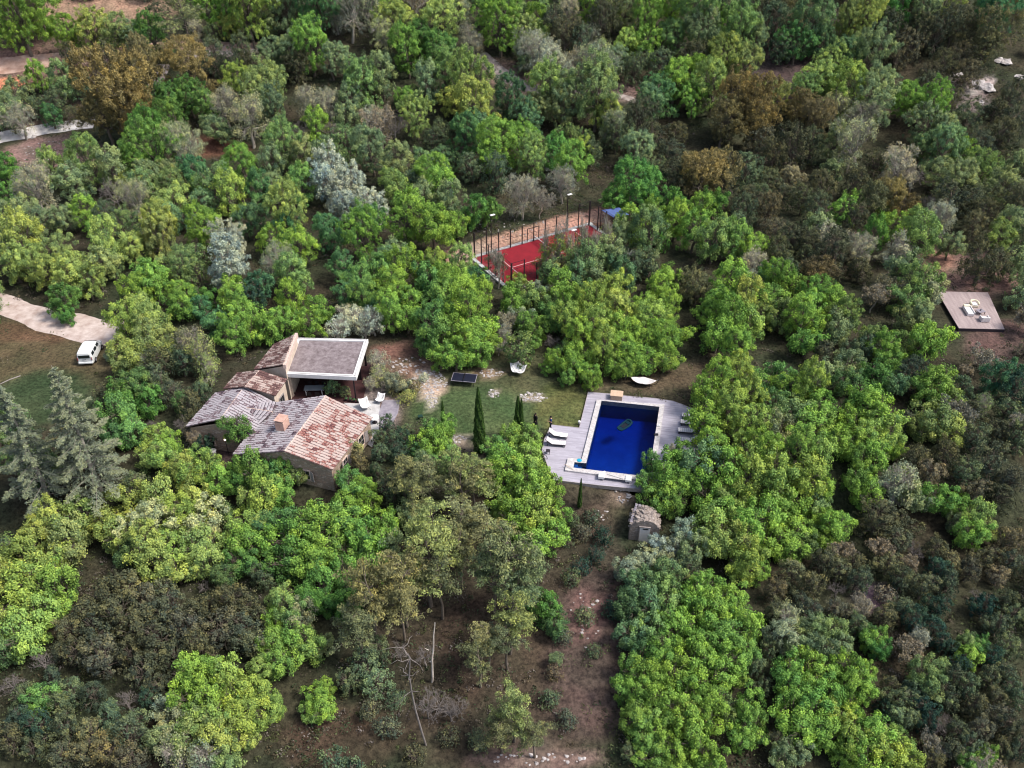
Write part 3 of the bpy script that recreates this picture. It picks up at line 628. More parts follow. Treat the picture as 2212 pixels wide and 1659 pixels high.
# ------------------------------------------------------------------ farmhouse
HB = np.array([-24.0, 70.0, 0.0])
house = thing('farmhouse', 'stone farmhouse of joined wings under lichened tile roofs, with a flat-roofed patio wing', 'house', HB)
def L3(p): return (p[0] - HB[0], p[1] - HB[1], p[2])
def tiled(A, B, C, Dd, m, name='roof', roll=.36, rows=.5, amp=.075, seed=0, parent=None):
    """sheet of canal tiles; A-B is the top edge, Dd-C the eave (A over Dd, B over C)"""
    A, B, C, Dd = [Vector(L3(p)) for p in (A, B, C, Dd)]
    nr = max(3, round(((B - A).length + (C - Dd).length) / 2 / roll)); rw = max(2, round(((Dd - A).length + (C - B).length) / 2 / rows)); K = 6
    nrm = (B - A).cross(Dd - A).normalized(); nrm = nrm if nrm.z > 0 else -nrm
    rg = random.Random(seed); vs = []; uv = []; fs = []
    W = nr * K + 1; off = [[rg.uniform(-.018, .018) for _ in range(nr + 1)] for _ in range(rw + 1)]
    for r in range(rw):
        for e in (0, 1):
            v = (r + e) / rw
            for i in range(W):
                u = i / (W - 1); ro = min(i // K, nr - 1)
                p = (A.lerp(B, u)).lerp(Dd.lerp(C, u), v)
                hh = amp * abs(math.sin(PI * (i / K))) ** .7 + (.045 if e == 1 else 0.0) + off[r][ro]
                ex = (Dd - A).normalized() * (rg.uniform(-.03, .05) if (r == rw - 1 and e == 1) else 0)
                vs.append(p + nrm * hh + ex); uv.append(((i + (.001 if i < W - 1 else -.001)) / K, r + .5))
    for r in range(rw):
        for i in range(W - 1):
            a = (2 * r) * W + i; b_ = (2 * r + 1) * W + i; fs.append((a, a + 1, b_ + 1, b_))
            if r < rw - 1: c3 = (2 * r + 2) * W + i; fs.append((b_, b_ + 1, c3 + 1, c3))
    q = MB(); q.add(vs, fs); q.uv = [u for u in uv]; o = q.build(name, m, parent or house)
    s_ = o.modifiers.new('thick', 'SOLIDIFY'); s_.thickness = .10; s_.offset = -1
    return o
def ridge(A, B, r=.14, n=None, parent=None):
    A, B = Vector(L3(A)), Vector(L3(B)); q = MB(); k = max(3, int((B - A).length / .42)); d_ = (B - A) / k
    for i in range(k):
        p = A + d_ * i; q.tube([p + Vector((0, 0, .03)), p + d_ * 1.06 + Vector((0, 0, .0))], [r * 1.12, r * .95], 8)
    return q.build('ridge_tiles', M['ridge'], parent or house)
def walls(corners, m, z0, gables=(), inset=.22, name='wall', drop=.16):
    """walls below eave corners; gables = {edge index: apex point} ; corners world points with eave heights"""
    C_ = [np.array(p, float) for p in corners]; cen = np.mean(C_, 0); n_ = len(C_)
    pts = []
    for p in C_:
        d_ = (cen - p)[:2]; d_ = d_ / np.linalg.norm(d_); pts.append((p[0] + d_[0] * inset * 1.3, p[1] + d_[1] * inset * 1.3, p[2] - drop))
    q = MB(); g = dict(gables)
    top = []
    for i in range(n_):
        a = pts[i]; b_ = pts[(i + 1) % n_]
        la, lb = L3(a), L3(b_)
        if i in g:
            ap = np.array(g[i], float); t_ = ((ap[0] - a[0]) * (b_[0] - a[0]) + (ap[1] - a[1]) * (b_[1] - a[1])) / ((b_[0] - a[0]) ** 2 + (b_[1] - a[1]) ** 2)
            m_ = (a[0] + (b_[0] - a[0]) * t_, a[1] + (b_[1] - a[1]) * t_, ap[2] - drop); lm = L3(m_)
            q.add([(la[0], la[1], z0), (lb[0], lb[1], z0), lb, lm, la], [(0, 1, 2, 3, 4)])
        else: q.add([(la[0], la[1], z0), (lb[0], lb[1], z0), lb, la], [(0, 1, 2, 3)])
    o = q.build(name, m, house); return o, pts
rz_, ez_ = 4.3, 2.6
A = GG(zh(1340, 660), rz_); B = GG(zh(985, 1140), rz_); C = GG(zh(1400, 1300), ez_); Dr = GG(zh(1745, 850), ez_)
FL = GG(zh(540, 1172), ez_); BL = np.array([FL[0] + (A[0] - B[0]) * .96, FL[1] + (A[1] - B[1]) * .96, ez_])
tiled(B, A, Dr, C, M['tile_warm'], seed=1); tiled(A, B, FL, BL, M['tile_grey'], seed=2); ridge(B, A)  # warm right and cool left slope put the side light into the tiles
_, mw = walls([C, Dr, BL, FL], M['stone'], -4.2, {1: A, 3: B})
# openings of the near gable (between FL and C): local frame on that wall
def opening(a, b_, t_, z, w, h, kind, shutters=False):
    a = Vector(L3(a)); b_ = Vector(L3(b_)); d_ = (b_ - a); d_.z = 0; d_.normalize(); c_ = Vector((a.x, a.y, 0)).lerp(Vector((b_.x, b_.y, 0)), t_); r_ = math.atan2(d_.y, d_.x)
    nr_ = Vector((d_.y, -d_.x, 0)); ctr = c_ + nr_ * .02; ctr.z = z
    q = MB(); fw = .12
    for s in (-1, 1): q.box(ctr + d_ * s * (w / 2 + fw / 2), (fw, .16, h + 2 * fw), rz=r_)
    for s in (-1, 1): q.box(ctr + Vector((0, 0, s * (h / 2 + fw / 2))), (w, .16, fw), rz=r_)
    f_ = q.build('door' if kind == 'door' else 'window', M['ridge'] if kind != 'door' else M['oldwood'], house)
    q = MB(); q.box(ctr - nr_ * .0, (w, .06, h), rz=r_); q.build('pane' if kind != 'door' else 'panel', M['glass'], f_)
    q = MB(); q.box(ctr + nr_ * .05, (.05, .03, h), rz=r_); q.box(ctr + nr_ * .051, (w, .03, .05), rz=r_); q.build('glazing_bar', M['oldwood'], f_)
    if shutters:
        for s in (-1, 1): q = MB(); q.box(ctr + d_ * s * (w / 2 + .34) + nr_ * .2, (.42, .05, h + .1), rz=r_ + s * -.5); q.build('shutter', M['oldwood'], f_)
    return f_
gl0, gl1 = mw[3], mw[0]     # near gable wall runs from FL (3) to C (0)
opening(gl0, gl1, .72, 1.3, .8, 1.1, 'window', True)
opening(gl0, gl1, .80, -1.4, 1.5, 1.3, 'window')
opening(mw[0], mw[1], .72, 1.4, 1.0, 1.3, 'window', True); opening(mw[0], mw[1], .3, 1.3, .8, 1.1, 'window', True)
opening(mw[2], mw[3], .5, .9, 1.0, 2.0, 'door')
# chimney
P_ = GG(zh(965, 905), 4.2); t_b = L3(P_); ch_r = az(B, A)
q = MB(); q.box((t_b[0], t_b[1], 4.05), (1.15, 1.0, 1.6), rz=ch_r); chm = q.build('chimney', M['terracotta'], house, bevel=.03)
q = MB()
for s in (-.3, .3): q.box((t_b[0] + s * math.cos(ch_r), t_b[1] + s * math.sin(ch_r), 4.85), (.34, .9, .26), rz=ch_r)
q.box((t_b[0], t_b[1], 5.05), (1.18, 1.04, .09), rz=ch_r); q.build('chimney_cap', M['terracotta'], chm)
q = MB(); q.box((t_b[0], t_b[1], 4.88), (.5, .5, .06), rz=ch_r); q.build('flue', M['blackplastic'], chm)
q = MB(); q.box((t_b[0], t_b[1], 3.72), (1.36, 1.2, .16), rz=ch_r); q.build('flashing', M['concrete'], chm)
# lower grey wing
rz2, ez2 = 4.0, 2.7
A2 = GG(zh(640, 577), rz2); B2 = GG(zh(430, 865), rz2); L2f = GG(zh(395, 635), ez2); L2n = GG(zh(138, 928), ez2); R2f = GG(zh(905, 722), ez2)
R2n = np.array([R2f[0] + (B2[0] - A2[0]), R2f[1] + (B2[1] - A2[1]), ez2])
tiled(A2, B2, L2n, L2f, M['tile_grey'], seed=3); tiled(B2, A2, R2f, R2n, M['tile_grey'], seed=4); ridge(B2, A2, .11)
_, w2 = walls([R2n, R2f, L2f, L2n], M['stone'], -3.5, {1: A2, 3: B2})
opening(w2[3], w2[0], .3, 1.2, .8, 1.0, 'window')
# brown wing
rz3, ez3 = 4.45, 3.2
A3 = GG(zh(770, 440), rz3); B3 = GG(zh(643, 582), rz3); R3f = GG(zh(1007, 518), ez3); R3n = GG(zh(905, 660), ez3); L3f = GG(zh(585, 463), ez3); L3n = GG(zh(462, 602), ez3)
tiled(B3, A3, R3f, R3n, M['tile_red'], seed=5); tiled(A3, B3, L3n, L3f, M['tile_red'], seed=6); ridge(B3, A3, .1)
_, w3 = walls([R3n, R3f, L3f, L3n], M['plaster'], -3, {1: A3, 3: B3})
opening(w3[0], w3[1], .5, 1.0, .9, 2.0, 'door')
# small cross roof between the grey wing and the main roof
A4 = GG(zh(640, 762), 3.5); B4 = GG(zh(878, 795), 3.5); C4 = GG(zh(735, 935), 2.6); D4 = GG(zh(585, 885), 2.6); E4 = GG(zh(700, 735), 3.2)
tiled(A4, B4, C4, D4, M['tile_grey'], seed=7)
F4 = GG(zh(905, 722), 2.85); G4 = GG(zh(760, 690), 2.85); tiled(B4, A4, G4 + np.array([-1.2, .4, 0]), F4, M['tile_grey'], seed=8); ridge(A4, B4, .1)
_, w4 = walls([C4, B4 - np.array([0, 0, .9]), A4 - np.array([0, 0, .9]), D4], M['stone'], -3, {})
# tall mono-pitch wing
a5 = GG(zh(985, 388), 4.9); b5 = GG(zh(1085, 125), 4.9); c5 = GG(zh(905, 213), 3.4); d5 = GG(zh(727, 433), 3.4)
tiled(b5, a5, d5, c5, M['tile_red'], seed=9)
q = MB(); pa, pb_ = Vector(L3(a5)), Vector(L3(b5)); dd = pb_ - pa; q.box(((pa.x + pb_.x) / 2, (pa.y + pb_.y) / 2, 4.75), (dd.length + .3, .32, .55), rz=math.atan2(dd.y, dd.x)); q.build('parapet_wall', M['ridge'], house)
q = MB(); i_ = .15; pts5 = [L3(p) for p in (a5, b5, c5, d5)]
pts5[3] = (pts5[3][0] + .3, pts5[3][1] + .15, pts5[3][2]); pts5[2] = (pts5[2][0] + .3, pts5[2][1] - .15, pts5[2][2])
vs = [(p[0], p[1], -1) for p in pts5] + [(p[0], p[1], p[2] - .14) for p in pts5]
q.add(vs, [(0, 1, 5, 4), (1, 2, 6, 5), (2, 3, 7, 6), (3, 0, 4, 7)]); q.build('wall', M['plaster'], house)
# flat-roofed patio wing
zf = 3.55; f = [GG(zh(968, 462), zf), GG(zh(1603, 492), zf), GG(zh(1707, 165), zf), GG(zh(1088, 152), zf)]; fl = [np.array(L3(p)) for p in f]; fc = np.mean(fl, 0)
def inset(pl, d_):
    out = []; n_ = len(pl)
    for i in range(n_):
        p = pl[i][:2]; a = pl[i - 1][:2] - p; b_ = pl[(i + 1) % n_][:2] - p; a = a / np.linalg.norm(a); b_ = b_ / np.linalg.norm(b_); out.append(p + (a + b_) * d_)
    return out
o1 = [p[:2] for p in fl]; i1 = inset(fl, .42)
q = MB(); q.prism([tuple(p) for p in i1], zf - .34, zf - .16); fr = q.build('flat_roof', M['roofgravel'], house)
q = MB(); vs = [(*p, zf) for p in o1] + [(*p, zf) for p in i1] + [(*p, zf - .5) for p in o1] + [(*p, zf - .5) for p in i1]; fs = []
for i in range(4):
    j = (i + 1) % 4; fs += [(i, j, 4 + j, 4 + i), (i, 8 + i, 8 + j, j), (4 + i, 4 + j, 12 + j, 12 + i), (8 + i, 12 + i, 12 + j, 8 + j)]
q.add(vs, fs); q.build('parapet', M['white'], fr)
q = MB(); i2 = inset(fl, .16)
for i in range(4):
    a = i2[i]; b_ = i2[(i + 1) % 4]; dd = b_ - a; q.box(((a[0] + b_[0]) / 2, (a[1] + b_[1]) / 2, zf + .03), (float(np.linalg.norm(dd)) + .1, .1, .05), rz=math.atan2(dd[1], dd[0]))
q.build('parapet_capping', M['concrete'], fr)
q = MB(); i3 = inset(fl, .5); q.prism([tuple(p) for p in i3], zf - .42, zf - .345); q.build('soffit', M['oldwood'], fr)
q = MB(); q.prism([tuple(p) for p in inset(fl, -.3)], -.1, .07); q.build('patio_floor', M['patio'], house)
# back wall, corner columns, patio wall
for (ix, w_) in ((0, .3), (1, .14), (2, .2), (3, .3)):
    p = i3[ix]; q = MB(); q.box((p[0], p[1], 1.6), (w_, w_, 3.1)); q.build('column', M['plaster'] if ix in (0, 3) else M['darkmetal'], house)
a, b_ = np.array(i3[3]), np.array(i3[2]); q = MB(); dd = b_ - a; q.box((*((a + b_) / 2), 1.6), (float(np.linalg.norm(dd)) - .4, .2, 3.08), rz=math.atan2(dd[1], dd[0])); q.build('wall', M['plaster'], house)
a, b_ = np.array(i3[0]), np.array(i3[3]); q = MB(); dd = b_ - a; q.box((*((a * .7 + b_ * .3)), 1.6), (float(np.linalg.norm(dd)) * .4, .25, 3.08), rz=math.atan2(dd[1], dd[0])); q.build('wall', M['plaster'], house)
m1 = a * .45 + np.array(i3[3]) * .55; m2 = np.array(i3[1]) * .45 + np.array(i3[2]) * .55; dd = m2 - m1; rr = math.atan2(dd[1], dd[0]); LL = float(np.linalg.norm(dd))
q = MB()
for k in range(6): pp = m1 + dd * (k / 5); q.box((*pp, 1.6), (.08, .08, 3.05), rz=rr)
q.box((*(m1 + dd / 2), 3.05), (LL, .1, .12), rz=rr); gd = q.build('glazed_door', M['darkmetal'], house)
q = MB(); q.box((*(m1 + dd / 2), 1.55), (LL - .1, .03, 2.9), rz=rr); q.build('pane', M['glass'], gd)

# ------------------------------------------------------------------ things round the house
def gpt(pt, z=0.0):
    p = GG(pt, z); return p
P_ = gpt(zh(1240, 590), .75); t = thing('patio_table', 'long white table under the flat patio roof of the farmhouse', 'table', (P_[0], P_[1], .07), .05)
q = MB(); q.box((0, 0, .74), (2.2, 1.0, .05)); q.build('table_top', M['lightglass'], t)
for x in (-.9, .9):
    for y in (-.4, .4): q = MB(); q.box((x, y, .36), (.08, .08, .72)); q.build('leg', M['white'], t)
for k, (x, y) in enumerate([(-.7, .85), (.1, .85), (.9, .85), (-.4, -.85), (.5, -.85)]):
    c2 = thing('patio_chair', ['patio chair at the far side of the patio table, left', 'patio chair at the far side of the patio table, middle', 'patio chair at the far side of the patio table, right', 'patio chair at the near side of the patio table, left', 'patio chair at the near side of the patio table, right'][k], 'chair', (P_[0] + x, P_[1] + y, .07), 0 if y < 0 else PI, 'chairs round the patio table')
    q = MB(); q.box((0, 0, .44), (.45, .45, .04)); q.build('seat', M['darkmetal'], c2); q = MB(); q.box((0, -.2, .68), (.45, .04, .45)); q.build('backrest', M['darkmetal'], c2)
    for lx in (-.2, .2):
        for ly in (-.2, .2): q = MB(); q.box((lx, ly, .21), (.035, .035, .42)); q.build('leg', M['darkmetal'], c2)
# grey slab terrace
tp = [gpt(zh(x, y), .06) for x, y in [(1835, 690), (1985, 690), (1965, 800), (1905, 915), (1812, 935), (1800, 800)]]; tb = np.mean(tp, 0)
me = poly_sheet([[p for p in tp]], .07, .25); me.materials.append(M['slab']); o = D.objects.new('stone_terrace', me); COL.objects.link(o); tag(o, kind='structure')
tp = [gpt(zh(x, y), .05) for x, y in [(1480, 690), (1810, 700), (1800, 940), (1740, 1100), (1600, 1000), (1560, 800)]]
me = poly_sheet([[p for p in tp]], .06, .25); me.materials.append(M['concrete']); o = D.objects.new('gravel_terrace', me); COL.objects.link(o); tag(o, kind='structure')
# white chairs
def butterfly(label, P, rz, s=1.0, group='white lounge seats round the house and lawn'):
    t = thing('lounge_chair', label, 'lounge chair', (P[0], P[1], max(.07, 0)), rz, group)
    vs = []; fs = []; n_ = 6
    for i in range(n_ + 1):
        for j in range(n_ + 1):
            u, v = i / n_ * 2 - 1, j / n_ * 2 - 1
            vs.append((u * .42 * s, (v * .45) * s, (.32 + .28 * u * u * .5 + (.42 * max(0, v) ** 1.5) + .10 * abs(v)) * s))
    for i in range(n_):
        for j in range(n_): a = i * (n_ + 1) + j; fs.append((a, a + n_ + 1, a + n_ + 2, a + 1))
    q = MB(); q.add(vs, fs); o = q.build('seat_sling', M['white'], t, smooth=True); o.modifiers.new('t', 'SOLIDIFY').thickness = .04
    for sx in (-1, 1):
        q = MB(); q.tube([(sx * .38 * s, -.4 * s, 0), (sx * .1 * s, 0, .3 * s), (sx * .36 * s, .42 * s, .85 * s)], .014, 6); q.tube([(sx * .36 * s, .4 * s, 0), (sx * .1 * s, 0, .28 * s), (sx * .38 * s, -.42 * s, .42 * s)], .014, 6); q.build('leg', M['darkmetal'], t)
    return t
butterfly('white sling lounge chair on the terrace between the tiled roof and the pergola tree', gpt(zh(1680, 745), .4), .5, 1.25)
butterfly('white sling seat beside the grey slab terrace', gpt(zh(1812, 688), .4), -.3, 1.05)
butterfly('left one of two white sling chairs on the lawn behind the pool', gpt(zl(1685, 600), .4), .25, 1.25)
butterfly('right one of two white sling chairs on the lawn behind the pool', gpt(zl(1742, 612), .4), -.55, 1.2)
P_ = gpt(zh(1762, 865), .4); t = thing('round_table', 'round white table with a dark foot at the corner of the tiled roof', 'table', (P_[0], P_[1], .07))
q = MB(); q.lathe([(.55, 0), (.55, .05)], (0, 0, .7), 20); q.build('table_top', M['white'], t); q = MB(); q.lathe([(.3, 0), (.06, .08), (.05, .7)], n=12); q.build('pedestal', M['darkmetal'], t)
for k in range(4):
    P_ = gpt(zh(1518 + k * 34, 690 + k * 5), .2); t = thing('flower_pot', 'small dark flower pot, %s from the tile roof end in the row by the terrace' % ['first', 'second', 'third', 'fourth'][k], 'flower pot', (P_[0], P_[1], .07), 0, 'row of small dark pots beside the terrace')
    q = MB(); q.lathe([(.1, 0), (.16, .3), (.18, .32), (.15, .3)], n=10); q.build('pot', M['darkmetal'], t)
    q = MB(); q.blob((0, 0, .36), (.15, .15, .14), k, .35); q.build('plant', M['leafy'], t)
P_ = gpt(zh(378, 1172), -.2); zg = float(hgt(P_[0], P_[1])); P_ = gpt(zh(378, 1185), zg); t = thing('planter_pot', 'tall grey tapered pot in the shady yard left of the main roof', 'pot', (P_[0], P_[1], zg))
q = MB(); q.lathe([(.2, 0), (.33, .85), (.37, .9), (.33, .92), (.28, .86)], n=14); q.build('pot', M['concrete'], t); q = MB(); q.lathe([(.3, 0), (.3, .03)], (0, 0, .8), 12); q.build('soil', M['darkwood'], t)
P_ = gpt(zh(470, 1035), 2.2); zg = float(hgt(P_[0], P_[1])); t = thing('garden_lamp', 'lit round garden lamp on a thin post in the shady yard', 'garden lamp', (P_[0], P_[1], zg))
q = MB(); q.tube([(0, 0, 0), (0, 0, 2.1 - zg)], .035, 8); q.build('post', M['darkmetal'], t)
M['bulb'] = mat('lit lamp glass', (1, .8, .7), .5, emit=(1.0, .72, .55, 4)); q = MB(); q.blob((0, 0, 2.2 - zg), (.12, .12, .12), 1, 0); q.build('globe', M['bulb'], t, smooth=True)
# --- lawn: table tennis table, hammock
A = onp(zl(915, 710), .76); B = onp(zl(1215, 735), .76); ra = az(A, B); d_ = (B - A) / np.linalg.norm(B - A); nrm_ = np.array([-d_[1], d_[0], 0]); c2 = (A + B) / 2 + nrm_ * .66
t = thing('tennis_table', 'black table tennis table with a pale rim on the lawn beside the pale stones', 'table', (c2[0], c2[1], 0.0), ra)
q = MB(); q.box((-.69, 0, .76), (1.36, 1.5, .04)); q.box((.69, 0, .76), (1.36, 1.5, .04)); tt = q.build('table_top', mat('black table board', (.015, .017, .035), .4), t)
q = MB()
for s in (-1, 1): q.box((0, s * .775, .76), (2.82, .05, .05)); q.box((s * 1.4, 0, .761), (.05, 1.5, .05))
q.build('table_rim', M['slab'], tt)
for x in (-1.15, 1.15):
    for y in (-.62, .62): q = MB(); q.box((x, y, .37), (.06, .06, .74)); q.build('leg', M['darkmetal'], t)
q = MB(); q.box((0, 0, .86), (.02, 1.6, .14)); q.build('net', M['darkmetal'], t)
A = onp(ph(2370, 1416), .9); B = onp(ph(2455, 1428), .9); ra = az(A, B); c2 = (A + B) / 2
t = thing('hammock', 'pale boat-shaped hammock on a dark stand beyond the far edge of the deck', 'hammock', (c2[0], c2[1], 0.0), ra)
vs = []; fs = []; n_ = 12
for i in range(n_ + 1):
    for j in range(7):
        u = i / n_ * 2 - 1; v = j / 6 * 2 - 1; w_ = .62 * (1 - abs(u) ** 2.2) + .03
        vs.append((u * 1.45, v * w_, .95 - .5 * (1 - u * u) + .32 * v * v * (1 - abs(u))))
for i in range(n_):
    for j in range(6): a = i * 7 + j; fs.append((a, a + 7, a + 8, a + 1))
q = MB(); q.add(vs, fs); o = q.build('hammock_cloth', M['cushion'], t, smooth=True); o.modifiers.new('t', 'SOLIDIFY').thickness = .03
q = MB(); q.tube([(-1.75, 0, 1.15), (-1.55, 0, .5), (-.8, 0, .08), (.8, 0, .08), (1.55, 0, .5), (1.75, 0, 1.15)], .04, 8); q.box((-.8, 0, .05), (.08, 1.1, .08)); q.box((.8, 0, .05), (.08, 1.1, .08)); q.build('stand', M['darkmetal'], t)
for s in (-1, 1): q = MB(); q.tube([(s * 1.72, 0, 1.13), (s * 1.45, 0, .95)], .015, 5); q.build('rope', M['cushion'], t)
# low green garden stool near the spotted bush
P_ = onp(zl(558, 1150), .3); t = thing('garden_stool', 'small dark green stool on the grass below the golden bush', 'stool', (P_[0], P_[1], 0), .3)
q = MB(); q.box((0, 0, .45), (.5, .45, .05)); q.build('seat', mat('dark green paint', (.012, .04, .03), .5), t)
for x in (-.2, .2):
    for y in (-.17, .17): q = MB(); q.box((x, y, .22), (.05, .05, .45)); q.build('leg', M['darkmetal'], t)

# ------------------------------------------------------------------ van
VP = lambda x, y, z: G(*ph(260 + x / 10.37, 1240 + y / 10.37), z)
rl = VP(390, 1270, .35); rr_ = VP(920, 1270, .35); c2 = (rl + rr_) / 2
van = thing('parked_van', 'white van parked on brown grass beside the pale gravel track', 'van', (c2[0], c2[1], float(hgt(c2[0], c2[1]))), math.radians(90 + 5.5))
# +x is forward from the rear face; stations along x with half width profile
def van_section(x, hw, zb, zs, zt, hwt):
    return [(x, -hw * .97, zb), (x, -hw, .62), (x, -hw, zs), (x, -hwt, zt - .1), (x, -hwt * .82, zt), (x, hwt * .82, zt), (x, hwt, zt - .1), (x, hw, zs), (x, hw, .62), (x, hw * .97, zb)]
st = [(0.0, .80, .34, 1.05, 1.50, .70), (.05, .86, .30, 1.08, 1.74, .73), (.22, .88, .28, 1.10, 1.82, .75), (1.2, .90, .28, 1.10, 1.84, .77), (2.3, .90, .28, 1.10, 1.80, .76), (2.75, .89, .28, 1.08, 1.70, .72), (3.45, .87, .28, 1.02, 1.10, .74), (4.0, .82, .30, .84, .90, .68), (4.2, .70, .36, .70, .76, .58)]
secs = [van_section(*s) for s in st]; vs = [p for s in secs for p in s]; fs = []; n_ = 10
for i in range(len(secs) - 1):
    for k in range(n_): a = i * n_ + k; b_ = i * n_ + (k + 1) % n_; fs.append((a, b_, b_ + n_, a + n_))
fs += [tuple(range(n_))[::-1], tuple((len(secs) - 1) * n_ + k for k in range(n_))]
q = MB(); q.add(vs, fs); body = q.build('body', M['vanpaint'], van, smooth=False); body.modifiers.new('b', 'BEVEL').width = .04
q = MB(); q.box((-.008, 0, 1.27), (.05, 1.30, .40)); q.build('rear_window', M['glass'], van, bevel=.04)
for s in (-1, 1):
    for (x0, x1) in ((.35, 1.0), (1.15, 1.95), (2.1, 2.75)):
        q = MB(); xm = (x0 + x1) / 2; q.box((xm, s * .845, 1.36), (x1 - x0, .05, .40), rx=s * .22); q.build('side_window', M['glass'], van, bevel=.03)
    for x in (.75, 3.4):
        q = MB(); q.tube([(x, s * .93, .31), (x, s * .70, .31)], .31, 20); w_ = q.build('wheel', M['rubber'], van); q = MB(); q.tube([(x, s * .94, .31), (x, s * .85, .31)], .17, 14); q.build('rim', M['slab'], w_)
    q = MB(); q.box((2.72, s * .99, 1.12), (.12, .18, .18)); q.build('wing_mirror', M['vanpaint'], van, bevel=.03)
    q = MB(); q.box((0.0, s * .80, .98), (.06, .09, .40)); q.build('tail_light', mat('tail light', (.35, .05, .05), .3), van, bevel=.01)
    q = MB(); q.box((4.15, s * .56, .68), (.12, .26, .14)); q.build('headlight', M['lightglass'], van, bevel=.02)
q = MB(); q.box((3.12, 0, 1.42), (.9, 1.32, .05), ry=math.radians(42)); q.build('windscreen', M['glass'], van, bevel=.02)
q = MB(); q.box((-.03, 0, .42), (.16, 1.66, .2)); q.build('rear_bumper', M['vanpaint'], van, bevel=.03)
q = MB(); q.box((-.035, 0, .68), (.02, .5, .11)); q.build('number_plate', M['white'], van)
q = MB(); q.box((-.03, .18, .86), (.03, .22, .04)); q.box((-.03, -.05, .90), (.03, .10, .07)); q.build('door_handle', M['blackplastic'], van)

# ------------------------------------------------------------------ timber platform on the right with its seats
pp = [GG(zd(x, y), .45) for x, y in [(412, 402), (1465, 422), (1812, 1188), (862, 1165)]]
gzp = float(np.mean([hgt(p[0], p[1]) for p in pp])); pb = np.mean(pp, 0)
ZP = gzp + .45; pp = [GG(zd(x, y), ZP) for x, y in [(412, 402), (1465, 422), (1812, 1188), (862, 1165)]]; pb = np.mean(pp, 0); pb[2] = gzp
plat = thing('timber_platform', 'raised timber platform with pale lounge seats in the scrub at the right edge', 'platform', pb)
M['plat'] = deck_mat('grey platform boards', (.46, .38, .38), (.28, .22, .23), az(pp[3], pp[0]), .16)
me = poly_sheet([[p - pb for p in pp]], ZP - gzp, .1); me.materials.append(M['plat']); o = D.objects.new('boards', me); COL.objects.link(o); o.parent = plat
q = MB()
for i in range(4):
    a = pp[i] - pb; b_ = pp[(i + 1) % 4] - pb; dd = b_ - a; q.box(((a[0] + b_[0]) / 2, (a[1] + b_[1]) / 2, .21), (float(np.linalg.norm(dd)), .07, .42), rz=math.atan2(dd[1], dd[0]))
q.build('edge_beam', M['darkwood'], plat)
SG = 'cream lounge seats on the timber platform'
def seat(name, label, a, b_, z, w, d_, cm, lumps):
    A = GG(a, ZP + z); B = GG(b_, ZP + z); c2 = (A + B) / 2; ra = az(A, B); t = thing(name, label, 'lounge seat', (c2[0], c2[1], ZP), ra, SG)
    q = MB(); q.box((0, 0, .17), (w, d_, .26)); q.build('base', M[cm], t, bevel=.04)
    for (nm, x, y, zz_, sx, sy, sz_, mm) in lumps:
        q = MB(); q.box((x, y, zz_), (sx, sy, sz_)); q.build(nm, M[mm], t, bevel=.05)
    return t
# chaise runs along the boards
seat('chaise_lounge', 'long white chaise with a cream pillow at its far end on the platform', zd(1015, 690), zd(1115, 850), .45, 2.1, .85, 'cushion', [('mattress', .1, 0, .36, 1.9, .8, .16, 'white'), ('pillow', -.85, 0, .5, .45, .8, .2, 'cream'), ('armrest', .1, .44, .42, 1.9, .12, .3, 'cushion')])
t = seat('armchair', 'cream rounded armchair at the far side of the platform group', zd(1110, 640), zd(1260, 650), .45, .95, .85, 'cream', [('cushion', 0, -.05, .36, .7, .7, .16, 'white')])
q = MB(); q.tube([(-.46, -.35, .5), (-.5, .1, .55), (-.35, .42, .6), (0, .5, .62), (.35, .42, .6), (.5, .1, .55), (.46, -.35, .5)], .12, 8); q.build('backrest', M['cream'], t, smooth=True)
t = seat('armchair', 'white square armchair at the near side of the platform group', zd(1310, 950), zd(1490, 955), .4, 1.05, .9, 'cushion', [('cushion', 0, 0, .36, .75, .7, .14, 'white'), ('backrest', 0, -.42, .5, 1.0, .16, .45, 'cushion'), ('armrest', -.46, .05, .45, .14, .8, .28, 'cushion'), ('armrest', .46, .05, .45, .14, .8, .28, 'cushion')])
P_ = GG(zd(1315, 800), ZP + .45); t = thing('low_table', 'low dark table with a grey-blue top between the platform seats', 'table', (P_[0], P_[1], ZP), az(pp[0], pp[1]) + .35)
q = MB(); q.box((0, 0, .42), (.95, .8, .05)); q.build('table_top', M['slab'], t, bevel=.01)
for x in (-.42, .42):
    for y in (-.34, .34): q = MB(); q.box((x, y, .2), (.06, .06, .4)); q.build('leg', M['darkmetal'], t)
q = MB(); q.lathe([(.07, 0), (.09, .1), (.03, .2), (.03, .26)], n=10); o = q.build('bottle_vase', M['blackplastic']); o.location = (P_[0], P_[1] + .05, ZP + .445); tag(o, 'small dark vase standing on the low platform table', 'vase')

# ------------------------------------------------------------------ dry stone hut below the deck
zt_ = float(hgt(12.8, 57.5)); fa = GG(zu(440, 1000), zt_ + 2.2); fb = GG(zu(1215, 1080), zt_ + 2.2); hr = az(fa, fb); hc_ = (fa + fb) / 2; hw_ = float(np.linalg.norm(fb - fa))
hut = thing('stone_hut', 'small rounded dry stone hut with a pale door, tucked below the pool deck', 'hut', (hc_[0], hc_[1], zt_), hr)
prof = [(-hw_ / 2, -.4), (-hw_ / 2, 1.5), (-hw_ / 2 + .12, 2.1), (-hw_ / 4, 2.65), (0, 2.85), (hw_ / 4, 2.7), (hw_ / 2 - .1, 2.15), (hw_ / 2, 1.5), (hw_ / 2, -.4)]
q = MB(); DP = 2.2; dxs = [-.45, .45]; zl_ = 2.0
front = [(x, 0, z) for x, z in prof]; back = [(x * .95, DP, z * .95) for x, z in prof]; n_ = len(prof)
